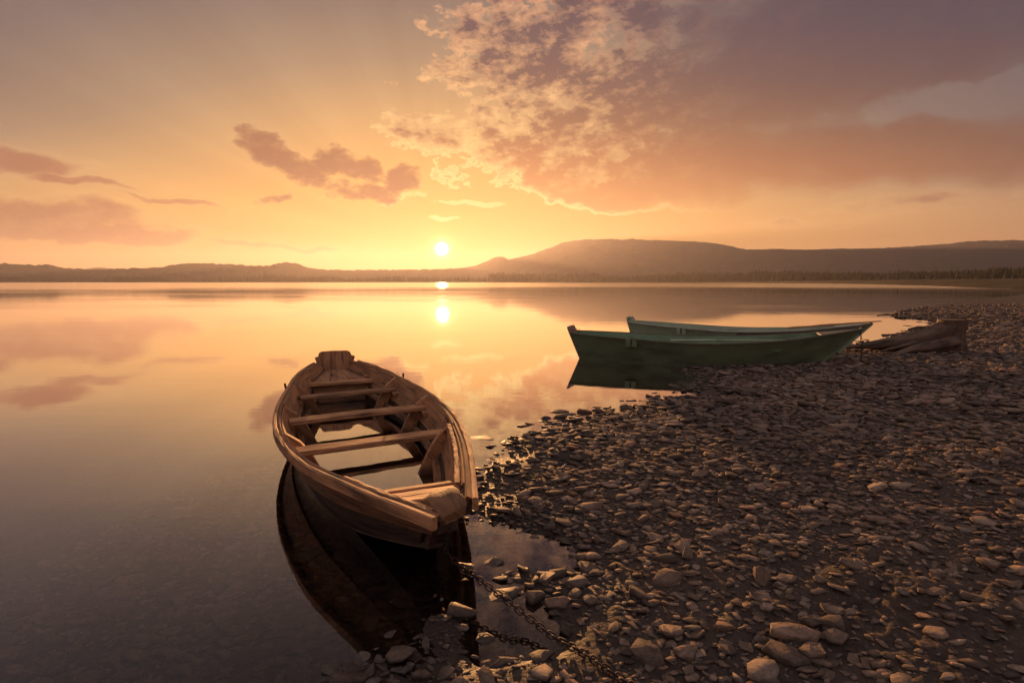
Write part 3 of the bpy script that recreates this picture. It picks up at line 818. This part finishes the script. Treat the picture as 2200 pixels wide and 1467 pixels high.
    # the old hull is not quite true: it bends a little towards its left side
    bend = [(0, 0), (.3, .005), (.42, .01), (.58, .04), (.78, .07), (.9, .04), (1, .0)]
    for c in boat.children:
        for v in c.data.vertices: v.co.y += Lf * h.I(min(1, max(0, v.co.x / L)), bend)
    return boat, h, st, rz
boat_b, hull_b, st_b, rz_b = brown_boat()

def painted_boat(name, label, stern, bow, zst, zmid, zbow, beam, half_t, out_m, in_m, rail_m, tr_m, tr_extra, z_keel, tr_w, rake0, rake1, rail_w=.035):
    st, rz, L = frame_of(stern, bow)
    h = Hull(L, [(0, half_t), (.12, half_t + (beam - half_t) * .48), (.28, beam * .90), (.45, beam), (.62, beam * .93), (.8, beam * .63), (.92, beam * .28), (1, .03)],
             [(0, zst), (.25, zst * .35 + zmid * .65), (.5, zmid), (.75, zmid * .7 + zbow * .3), (.9, zmid * .3 + zbow * .7), (1, zbow)],
             [(0, half_t * .72), (.15, beam * .47), (.4, beam * .68), (.6, beam * .62), (.8, beam * .38), (.93, beam * .13), (1, .02)],
             [(0, z_keel[0]), (.3, z_keel[1]), (.6, z_keel[2]), (.85, z_keel[3]), (1, z_keel[4])], rake0, L - rake1)
    boat = thing(name, label, 'boat', (st.x, st.y, 0), rz)
    for sd in (1, -1):
        h.strip('side_plank', sd, 0.0, 1.0, 0, 1, -.018, 0, out_m, boat, nv=6)
        h.strip('lining_plank', sd, 0.04, .98, 0.01, .97, -.024, -.0205, in_m, boat)
        h.rail('gunwale_rail', sd, 0.0, 1.0, -.022, rail_w, .03, .012, rail_m, boat)
    h.bottom(in_m, boat)
    h.transom(0.0, tr_extra, tr_m, boat, w=tr_w)
    for t in (.30, .52, .72):
        z = h.pt(t, 0, 1).z - .17; hw = h.inner_half(t, z) - .03
        board('thwart', (t * L, -hw, z), (t * L, hw, z), (0, 0, 1), .2, .03, in_m, boat, seed=int(t * 100))
    # stem post and small fore deck
    p = h.pt(1, 0, 1); c = h.pt(1, 1, 1)
    board('stem_post', (p.x + .0, 0, p.z + .01), (c.x + .02, 0, c.z - .005), (1, 0, 0), .05, .06, out_m, boat, n=8)
    hw = h.inner_half(.93, p.z - .05)
    rings = [[Vector((h.L * t, y * (h.pt(t, 0, 1).y - .025), h.pt(t, 0, 1).z + dz)) for y, dz in ((-1, -.012), (1, -.012), (1, .006), (-1, .006))] for t in (.87, .9, .93, .96, .985)]
    loft('fore_deck', rings, rail_m, boat)
    return boat, h, L
gb, gh, gL = painted_boat('green_rowboat', 'dark green painted rowboat drawn up nearest the brown boat, bare wood stern board', (1.22, 11.15), (5.98, 9.50), .505, .43, .70, .72, .29,
                      GREEN, GREEN_IN, GREEN_RAIL, TRANSOM_WOOD, .12, (.0, -.07, -.05, .015, .09), .27, .20, .62)
pb, ph_, pL = painted_boat('pale_rowboat', 'pale mint green rowboat behind the dark green one, greyed bow planks', (2.85, 13.35), (6.95, 10.75), .56, .475, .70, .62, .25,
                       PALE, PALE, PALE_RAIL, PALE, .11, (.0, -.05, -.05, 0, .06), .21, .16, .60, .045)
def details():
    near = -1 if (Matrix.Rotation(gb.rotation_euler.z, 4, 'Z') @ Vector((0, 1, 0))).y > 0 else 1
    # rowlock blocks
    for b, h, t, m in ((gb, gh, .245, GREEN), (pb, ph_, .28, PALE)):
        for sd in (1, -1):
            p = h.pt(t, .10, sd); q = h.pt(t, .38, sd)
            o = Vector((0, sd * .022, 0))
            blk = board('rowlock_block', p + o + Vector((-.10, 0, -.015)), p + o + Vector((.10, 0, -.015)), (0, 1, 0), .15, .03, m, b, n=2, seed=3)
            board('rowlock_pin', p + o * 1.9 + Vector((0, 0, -.06)), p + o * 1.9 + Vector((0, 0, .055)), (1, 0, 0), .025, .02, RUST, blk, n=2)
    # greyed fore strake of the pale boat, rub rail
    ph_.strip('bare_strake', near, .02, .30, .52, .985, .0025, .014, GREYED, pb, nv=2)
    ph_.strip('rub_rail', near, .36, .41, 0.0, .5, .0025, .016, PALE_RAIL, pb, nv=1)
    # iron rings on transoms
    for b, h, sd in ((gb, gh, 1), (gb, gh, -1), (pb, ph_, near)):
        p = h.pt(0.0, 0, sd) + Vector((.05, -sd * .05, .03 if b is gb else .07))
        rings = []
        for i in range(17):
            a = math.pi * 2 * i / 16; c = Vector((.028 * math.cos(a), 0, .028 * math.sin(a)))
            rings.append([p + c * (1 + .14 * math.cos(k * math.pi / 3)) + Vector((0, .004 * math.sin(k * math.pi / 3), 0)) for k in range(6)])
        loft('ring_bolt', rings, RUST, next(c for c in b.children if c.name.startswith('transom')), cap=False)
details()

def oar(name, label, a, b, mat, blade_w=.13, blade_at=0):
    a = Vector(a); b = Vector(b); L = (b - a).length; d = (b - a).normalized()
    root = thing(name, label, 'oar', a)
    q = d.to_track_quat('X', 'Z'); root.rotation_mode = 'QUATERNION'; root.rotation_quaternion = q
    rings = []
    for i in range(13):
        x = L * .64 * i / 12; r = .019 + .004 * math.sin(i)
        if i == 0: r = .016
        rings.append([Vector((x, r * math.cos(k * math.pi / 4), r * math.sin(k * math.pi / 4))) for k in range(8)])
    loft('shaft', rings, mat, root, smooth=True)
    rings = []
    for i in range(10):
        u = i / 9; x = L * .63 + L * .37 * u; w = .02 + blade_w / 2 * math.sin(min(1, u * 1.6) * math.pi / 2) * (1 if u < .9 else .75); th = .015 * (1 - u * .55)
        rings.append([Vector((x, -w, 0)), Vector((x, -w * .5, th)), Vector((x, w * .5, th)), Vector((x, w, 0)), Vector((x, w * .5, -th)), Vector((x, -w * .5, -th))])
    loft('blade', rings, mat, root)
    return root
def boat_world(root, p): return Matrix.Translation(root.location) @ Matrix.Rotation(root.rotation_euler.z, 4, 'Z') @ Vector(p)
dk = ph_.pt(.93, 0, 1).z
oar('oar', 'brown wooden oar laid over the bow of the pale boat', boat_world(pb, (pL * .70, -.12, ph_.pt(.70, 0, 1).z + .035)), boat_world(pb, (pL * 1.03, -.02, ph_.pt(1, 0, 1).z + .055)), OAR_WOOD)
oar('oar', 'light green oar lying along the inside of the dark green boat', boat_world(gb, (gL * .80, -.30, gh.pt(.80, 0, 1).z - .05)), boat_world(gb, (gL * .38, -.46, gh.pt(.38, 0, 1).z + .018)), PALE)

# ------------------------------------------------------------------ chains
def link_mesh(l, w, r):
    V = []; F = []; n = 20; k = 7
    for i in range(n):
        a = 2 * math.pi * i / n; ca, sa = math.cos(a), math.sin(a)
        st_ = (l - w) / 2
        cx = st_ * (1 if ca > 0 else -1) + w / 2 * ca; cy = w / 2 * sa
        for j in range(k):
            b = 2 * math.pi * j / k
            V.append((cx + ca * r * math.cos(b), cy + sa * r * math.cos(b), r * math.sin(b)))
    for i in range(n):
        for j in range(k):
            F.append((i * k + j, i * k + (j + 1) % k, ((i + 1) % n) * k + (j + 1) % k, ((i + 1) % n) * k + j))
    me = mesh_np('link', V, F, smooth=True); me.materials.append(RUST)
    return me
def chain(label, pts, pitch, l, w, r, seed=0):
    pts = [Vector(p) for p in pts]; root = thing('chain', label, 'chain', pts[0]); me = link_mesh(l, w, r)
    fine = []
    for i in range(len(pts) - 1):
        p0 = pts[max(0, i - 1)]; p1 = pts[i]; p2 = pts[i + 1]; p3 = pts[min(len(pts) - 1, i + 2)]
        for k in range(12):
            u = k / 12
            fine.append(0.5 * ((2 * p1) + (p2 - p0) * u + (2 * p0 - 5 * p1 + 4 * p2 - p3) * u * u + (3 * p1 - p0 - 3 * p2 + p3) * u ** 3))
    fine.append(pts[-1]); rnd = random.Random(seed)
    out = []; need = 0.0; prev = fine[0]; out.append(prev)
    for q in fine[1:]:
        while (q - out[-1]).length >= pitch:
            out.append(out[-1] + (q - out[-1]).normalized() * pitch)
    for i in range(len(out) - 1):
        d = (out[i + 1] - out[i]).normalized(); c = (out[i] + out[i + 1]) / 2
        q = d.to_track_quat('X', 'Z') @ Matrix.Rotation((math.radians(38) if i % 2 else math.radians(-52)) + rnd.uniform(-.25, .25), 3, 'X').to_quaternion()
        o = bpy.data.objects.new('link', me); COL.objects.link(o); o.parent = root
        o.location = c - pts[0]; o.rotation_mode = 'QUATERNION'; o.rotation_quaternion = q
    return root
bowp = boat_world(boat_b, (hull_b.L - .10, 0, .36))
cp = [bowp, at(962, 1188, .17), at(1000, 1222, .13), at(1060, 1268, .105), at(1100, 1298, .085), at(1130, 1322, .06), at(1190, 1368, .045), at(1255, 1415, .05), at(1320, 1462, .055), at(1400, 1520, .06)]
for i in range(5, len(cp)):
    cp[i].z = max(cp[i].z, h1(cp[i].x, cp[i].y) + .026)
chain('rusty iron chain from the brown boat down across the foreground stones', cp, .0315, .043, .026, .0038, 4)
gbow = boat_world(gb, (gL * .985, 0, gh.pt(.985, 0, 1).z - .02)); gz = h1(gbow.x + .05, gbow.y - .1)
chain('small rusty chain hanging from the bow of the dark green boat', [gbow + Vector((.03, -.03, .0)), gbow + Vector((.06, -.06, -.25)), Vector((gbow.x + .05, gbow.y - .10, gz + .05)), Vector((gbow.x + .25, gbow.y - .16, gz + .03)), Vector((gbow.x + .55, gbow.y - .1, h1(gbow.x + .55, gbow.y - .1) + .03))], .036, .048, .028, .0042, 6)

# ------------------------------------------------------------------ driftwood stump
def stump():
    m = wood_mat('driftwood', (0.028, 0.018, 0.012, 1), (0.19, 0.115, 0.072, 1), wet=False, gr=0.22, bstr=1.0)
    base = at(2035, 748, .18); gz = h1(base.x, base.y)
    root = thing('driftwood_stump', 'gnarled driftwood tree stump with roots sprawling towards the boats', 'stump', (base.x, base.y, gz))
    def tube(name, ctrl, n=18, jag=.14, seed=1, steps=7):
        rnd = random.Random(seed); ph = [rnd.uniform(0, 6.28) for _ in range(4)]
        pts = []
        for i in range(len(ctrl) - 1):
            p0, p1, p2, p3 = (np.array(ctrl[max(0, min(len(ctrl) - 1, i + k))]) for k in (-1, 0, 1, 2))
            for k in range(steps):
                u = k / steps
                pts.append(0.5 * (2 * p1 + (p2 - p0) * u + (2 * p0 - 5 * p1 + 4 * p2 - p3) * u * u + (3 * p1 - p0 - 3 * p2 + p3) * u ** 3))
        pts.append(np.array(ctrl[-1])); rings = []
        for i, q in enumerate(pts):
            d = Vector(pts[min(len(pts) - 1, i + 1)][:3] - pts[max(0, i - 1)][:3]).normalized()
            u = d.cross(Vector((.05, 1, .1))).normalized(); w = d.cross(u).normalized(); ring = []
            for k in range(n):
                t = 2 * math.pi * k / n; tw = i * .035
                rr = max(.006, q[3]) * (1 + jag * (math.sin(3 * t + ph[0] + tw) * .5 + math.sin(5 * t + ph[1] - tw) * .5 + math.sin(8 * t + ph[2] + 2 * tw) * .35) + rnd.uniform(-.035, .035))
                ring.append(Vector(q[:3]) + u * math.cos(t) * rr + w * math.sin(t) * rr)
            rings.append(ring)
        return loft(name, rings, m, root, smooth=True)
    tube('trunk', [(.06, 0, -.10, .27), (.05, 0, .1, .255), (.04, 0, .3, .235), (.05, 0, .5, .235), (.06, 0, .63, .245), (.06, 0, .655, .235)], 30, .15, 2)
    tube('root', [(.06, -.02, .50, .16), (-.10, -.02, .43, .20), (-.32, 0, .30, .20), (-.6, .03, .22, .175), (-.9, .08, .17, .14), (-1.25, .16, .13, .095), (-1.6, .2, .09, .05), (-1.95, .22, .06, .015)], 18, .16, 3)
    tube('root', [(.02, -.12, .22, .16), (-.3, -.18, .17, .14), (-.6, -.22, .12, .11), (-.95, -.28, .06, .075), (-1.3, -.32, -.02, .04)], 16, .2, 4)
    tube('root', [(0, .1, .25, .18), (-.35, .26, .17, .15), (-.8, .4, .09, .1), (-1.2, .5, .0, .06)], 14, .2, 5)
    tube('root', [(-.5, .03, .27, .07), (-.75, -.10, .19, .055), (-1.05, -.14, .12, .04), (-1.4, -.1, .03, .015)], 12, .2, 8)
    return root
stump_o = stump()

# ------------------------------------------------------------------ stones
def stone_mat(name, single):
    m, nt, out = new_mat(name)
    pos, x, y, z = worldpos(nt)
    if single:
        oi = nt.nodes.new('ShaderNodeObjectInfo'); rnd = N(nt, oi.outputs['Random']); p = tex(nt, 'Object')
    else:
        at_ = nt.nodes.new('ShaderNodeAttribute'); at_.attribute_name = 'rnd'; rnd = N(nt, at_.outputs['Fac']); p = pos
    col = rnd.ramp([(0, (0.08, 0.054, 0.040, 1)), (.25, (0.165, 0.108, 0.072, 1)), (.5, (0.235, 0.155, 0.103, 1)), (.7, (0.30, 0.20, 0.133, 1)), (.85, (0.19, 0.145, 0.112, 1)), (.94, (0.37, 0.26, 0.18, 1)), (1, (0.31, 0.15, 0.08, 1))], 0, 1)
    a = noise(nt, pos, 14.0, 5, 0.65); b = noise(nt, scaled(nt, pos, (1, 1, 3.5)), 45.0, 6, 0.7)
    t = (a * 0.8 + b * 0.7).smooth(0.45, 1.05, 0.38, 1.5)
    col = mixc(nt, 1.0, col, comb(nt, t, t, t), 'MULTIPLY')
    wet = (z + (a - 0.5) * 0.05).smooth(0.055, 0.0) * z.smooth(-0.14, -0.05, 0.25, 1.0)
    wet = wet.max(noise(nt, pos, 0.55, 4, 0.55).smooth(0.48, 0.62) * 0.5)
    col = mixc(nt, wet * 0.62, col, (0.025, 0.018, 0.014, 1))
    principled(nt, out, col, 0.84 - wet * 0.26, b * 0.8 + a * 0.5, 0.7, 0.012, 0.4)
    return m
STONE1 = stone_mat('slate stone', True); STONEN = stone_mat('slate shingle', False)

def stone_shape(seed, fine):
    """an angular flat slab of unit length, thin in z; returns verts, tris"""
    r = random.Random(seed); bm = bmesh.new()
    n = r.randint(4, 7); asp = r.uniform(.45, .82); th = r.uniform(.07, .18)
    tx, ty = r.uniform(-.25, .25), r.uniform(-.25, .25)
    angs = sorted((k + r.uniform(-.38, .38)) * 2 * math.pi / n for k in range(n))
    for k, a in enumerate(angs):
        rad = .5 * r.uniform(.78, 1.0); c, s = math.cos(a), math.sin(a)
        x, y = rad * c, rad * s * asp
        f1 = r.uniform(.78, .98); f2 = r.uniform(.76, .98)
        bm.verts.new((x, y, r.uniform(-.4, .4) * th))
        bm.verts.new((x * f1, y * f1, th * .5 * (1 + tx * c + ty * s) * r.uniform(.9, 1.0)))
        bm.verts.new((x * f2, y * f2, -th * .5 * r.uniform(.8, 1)))
    if r.random() < .2: bm.verts.new((r.uniform(-.15, .15), r.uniform(-.1, .1), th * .5 * r.uniform(1.02, 1.25)))
    res = bmesh.ops.convex_hull(bm, input=bm.verts)
    junk = [e for e in res['geom_interior'] if isinstance(e, bmesh.types.BMVert)]
    bmesh.ops.delete(bm, geom=junk, context='VERTS')
    if fine:
        bmesh.ops.bevel(bm, geom=bm.edges[:], offset=.014, segments=1, profile=.6, affect='EDGES', clamp_overlap=True)
        for v in bm.verts:
            v.co += v.normal * (float(fbm(np.array([v.co.x * 6 + seed]), np.array([v.co.y * 6 + v.co.z * 9]), 3, seed)[0]) * .03)
    bmesh.ops.triangulate(bm, faces=bm.faces)
    bm.verts.ensure_lookup_table()
    V = np.array([v.co[:] for v in bm.verts]); T = np.array([[v.index for v in f.verts] for f in bm.faces])
    bm.free()
    return V, T

def boat_clear(x, y):
    """True where no hull or stump stands"""
    ok = np.ones(x.shape, bool)
    for root, h, pad in ((boat_b, hull_b, .0), (gb, gh, .03), (pb, ph_, .03)):
        rz = root.rotation_euler.z; dx = x - root.location.x; dy = y - root.location.y
        s = dx * math.cos(rz) + dy * math.sin(rz); u = -dx * math.sin(rz) + dy * math.cos(rz)
        t = np.clip(s / h.L, 0, 1)
        hb = np.interp(t, [a for a, _ in h.hb], [b for _, b in h.hb]) + pad
        lim = h.c1 - (.25 if root is boat_b else 0)
        ok &= ~((s > h.c0 - .05) & (s < lim) & (np.abs(u) < hb + .03))
    ok &= ~(np.hypot((x - stump_o.location.x - .05), (y - stump_o.location.y)) < .3)
    return ok

# rocks one would point at: (px, py) of the base, length, depth, height (m), turn, tilt, label
ROCKS = [
    (1000, 1322, .23, .17, .13, 12, (-8, 14), 'dark triangular slab in the shallows left of the chain'),
    (1085, 1292, .20, .11, .12, 18, (4, -6), 'long dark block lying under the chain beside the puddle'),
    (1148, 1288, .10, .10, .11, -20, (0, 10), 'squat dark rock right beside the long block at the chain'),
    (1197, 1238, .13, .08, .10, 24, (6, -8), 'sunlit layered rock at the edge of the puddle, alone on mud'),
    (1048, 1336, .07, .07, .10, 70, (5, 5), 'small upright rock with rusty top next to the triangular slab'),
    (1040, 1385, .09, .08, .10, 30, (8, 0), 'dark rock at the waterline below the small upright rock'),
    (1393, 1410, .17, .11, .08, -62, (10, -6), 'large pale curved slab below the thin grass stem'),
    (1637, 1242, .12, .08, .15, 80, (0, 20), 'pointed wedge of slate standing up out of the stones'),
    (1705, 1362, .22, .10, .07, -8, (4, 2), 'long flat slab in the lower right foreground'),
    (1690, 1410, .20, .11, .06, -32, (2, 6), 'long grey slab lying slantwise below the flat slab'),
    (1430, 1248, .19, .12, .10, 8, (4, -4), 'big reddish brown rock above the mud patch'),
    (1110, 1172, .08, .07, .07, 25, (6, 4), 'bright wet rock standing in the puddle beside the bow'),
    (1270, 1090, .20, .10, .08, 6, (3, -4), 'broad sunlit stone on the bank right of the bow'),
    (1475, 1400, .12, .10, .05, 10, (6, 0), 'heart shaped flat stone right of the pale curved slab'),
    (1790, 1345, .15, .11, .08, 20, (0, 8), 'angular slab on bare mud at lower right'),
]
def build_rocks():
    out = []
    for i, (px, py, l, w, hgt, turn, tilt, label) in enumerate(ROCKS):
        V, T = stone_shape(900 + i * 7, True)
        V = V / (V.max(0) - V.min(0)) * np.array([l * .92, w * .92, hgt * .6]); V[:, 2] -= V[:, 2].min()
        p = at(px, py, 0.0)
        for _ in range(3): p = at(px, py, h1(p.x, p.y))
        me = mesh_np('rock', V, None, T, smooth=False); me.materials.append(STONE1)
        o = tag(link('rock', me), label, 'rock')
        o.location = (p.x, p.y, h1(p.x, p.y) - hgt * .18)
        o.rotation_euler = (math.radians(tilt[0]), math.radians(tilt[1]), math.radians(turn))
        out.append((p.x, p.y, l * .45))
    return out
rocks = build_rocks()

def scatter():
    layers = [  # spacing, y-range (distance), size range (m), lift, keep
        (.030, 1.3, 3.7, .014, .045, .30, .80),
        (.052, 1.3, 5.0, .045, .095, .34, .95),
        (.120, 1.3, 5.2, .08, .165, .42, .72),
        (.066, 4.9, 9.0, .07, .15, .36, .97),
        (.170, 5.0, 9.0, .14, .24, .46, .6),
        (.105, 8.9, 16., .10, .21, .38, .97),
        (.230, 15.5, 34., .18, .36, .35, .9)]
    P = []
    for sp, d0, d1, s0, s1, lift, keep in layers:
        gx = np.arange(-3.6 if d1 < 6 else -4.5, d1 * 1.02 + 1, sp); gy = np.arange(max(1.2, d0 * .3), d1 * 1.0 + .1, sp)
        X, Y = np.meshgrid(gx, gy); X = X.ravel() + RNG.uniform(-.5, .5, X.size) * sp; Y = Y.ravel() + RNG.uniform(-.5, .5, Y.size) * sp
        r = Y
        k = (r > d0) & (r < d1) & (X < Y * 1.02 + .4) & (X > -Y * 1.0 - .4); X, Y = X[k], Y[k]
        d = sdist(X, Y); Z = height(X, Y)
        clump = fbm(X * 1.1, Y * 1.1, 3, 77)
        dens = np.where(d > .30, 1.0, np.where(d > -.35, .66, np.clip(.55 + (d + .1) * .12, .0, .5)))
        dens = np.where(Z < -.30, 0, dens)
        mud = np.maximum(mudmask(X, Y) * .75, .85 * np.exp(-(((X - .16) / .22) ** 2 + ((Y - 2.3) / .30) ** 2)))
        mud = np.maximum(mud, .5 * np.clip(clump * 2.2 - .15, 0, 1))
        for px, py, rr, dep in PUD: mud = np.maximum(mud, .35 * np.exp(-((X - px) ** 2 + (Y - py) ** 2) / (rr * rr * .6)))
        dens = dens * (1 - mud) * keep
        k = (RNG.random(X.size) < dens) & boat_clear(X, Y)
        for rx, ry, rr in rocks: k &= np.hypot(X - rx, Y - ry) > rr * (.9 if s1 > .09 else .6)
        if s1 > .05:
            for i in range(4, len(cp) - 1):
                e = cp[i + 1] - cp[i]; t = np.clip(((X - cp[i].x) * e.x + (Y - cp[i].y) * e.y) / (e.x ** 2 + e.y ** 2), 0, 1)
                k &= np.hypot(X - cp[i].x - t * e.x, Y - cp[i].y - t * e.y) > .045 + s0 * .25
        X, Y, Z, d = X[k], Y[k], Z[k], d[k]
        S = s0 + (s1 - s0) * RNG.random(X.size) ** 1.7
        S = np.where(d < -.2, S * 1.35, S) * np.where(RNG.random(X.size) < .05, 1.3, 1.0)
        P.append(np.stack([X, Y, Z, S, np.full(X.size, lift), d], 1))
    return np.concatenate(P)
def build_stones():
    P = scatter(); n = len(P)
    px_size = P[:, 3] / P[:, 1]
    u = np.abs(P[:, 0] / P[:, 1]); inview = (u < .90) & (P[:, 1] > 1.95) & (P[:, 2] > -.06) & (P[:, 5] > -.6)
    order = np.argsort(-(px_size * inview)); singles = order[:300]; rest = order[300:]
    rot = RNG.normal(-.15, .65, n) + math.pi * RNG.integers(0, 2, n); tl1 = RNG.normal(0, .16, n) + .05; tl2 = RNG.normal(0, .16, n)
    under = P[:, 5] < -.25
    tl1[under] *= .5; tl2[under] *= .5
    flat = RNG.uniform(.75, 1.5, n); rv = RNG.random(n)
    # 300 nearest stones: objects of their own
    fine = []
    for k in range(26):
        V, T = stone_shape(100 + k, True); me = mesh_np('stone', V, None, T, smooth=False); me.materials.append(STONE1)
        fine.append(me)
    for c, i in enumerate(singles):
        o = bpy.data.objects.new('stone', fine[c % 26]); COL.objects.link(o); o.parent = beach
        s = P[i, 3]; o.scale = (s, s, s * flat[i])
        o.location = (P[i, 0], P[i, 1], P[i, 2] + s * .19 * flat[i] * P[i, 4])
        o.rotation_euler = (tl1[i], tl2[i], rot[i])
    # the rest: one mass of real stones
    coarse = [stone_shape(300 + k, False) for k in range(40)]
    VV = []; TT = []; RR = []; off = 0
    var = RNG.integers(0, 40, n)
    for k in range(40):
        idx = rest[var[rest] == k]
        if not len(idx): continue
        V, T = coarse[k]; s = P[idx, 3]
        v = V[None] * np.stack([s, s, s * flat[idx]], 1)[:, None]
        ca, sa = np.cos(tl1[idx])[:, None], np.sin(tl1[idx])[:, None]; y, z = v[..., 1] * ca - v[..., 2] * sa, v[..., 1] * sa + v[..., 2] * ca
        cb, sb = np.cos(tl2[idx])[:, None], np.sin(tl2[idx])[:, None]; x, z = v[..., 0] * cb + z * sb, -v[..., 0] * sb + z * cb
        cr, sr = np.cos(rot[idx])[:, None], np.sin(rot[idx])[:, None]; x, y = x * cr - y * sr, x * sr + y * cr
        w = np.stack([x + P[idx, 0:1], y + P[idx, 1:2], z + (P[idx, 2] + s * .19 * flat[idx] * P[idx, 4])[:, None]], -1)
        m_ = len(idx); nv = len(V)
        VV.append(w.reshape(-1, 3)); TT.append((T[None] + (off + np.arange(m_) * nv)[:, None, None]).reshape(-1, 3))
        RR.append(np.repeat(rv[idx], nv)); off += m_ * nv
    me = mesh_np('shingle', np.concatenate(VV), None, np.concatenate(TT))
    a = me.attributes.new('rnd', 'FLOAT', 'POINT'); a.data.foreach_set('value', np.concatenate(RR).astype(np.float32))
    o = link('shingle', me, STONEN, beach); tag(o, kind='stuff')
    print('stones', n, 'tris', len(me.polygons))
build_stones()

# ------------------------------------------------------------------ a thin grass stem in the mud
def grass_stem():
    m, nt, out = new_mat('dry grass stem'); p = tex(nt, 'Object'); a = noise(nt, p, 40, 3, 0.5)
    principled(nt, out, mixc(nt, a, (0.05, 0.06, 0.02, 1), (0.12, 0.11, 0.04, 1)), 0.7, None)
    b = at(1332, 1385, .05); b.z = h1(b.x, b.y)
    root = thing('grass_stem', 'single thin grass stem growing from the mud right of the chain', 'grass', b)
    def blade(name, pts, r0):
        rings = []
        for i, p in enumerate(pts):
            r = r0 * (1 - .8 * i / (len(pts) - 1)); rings.append([Vector(p) + Vector((r * math.cos(k * 2.094), r * math.sin(k * 2.094), 0)) for k in range(3)])
        loft(name, rings, m, root, smooth=True)
    blade('stem', [(0, 0, -.02), (-.004, 0, .05), (-.008, .004, .10), (-.010, .006, .16), (-.006, .008, .21)], .0022)
    blade('leaf', [(-.004, 0, .03), (.02, -.004, .06), (.035, -.006, .07)], .002)
    blade('leaf', [(-.009, .004, .12), (-.03, 0, .145), (-.04, -.002, .15)], .0016)
grass_stem()
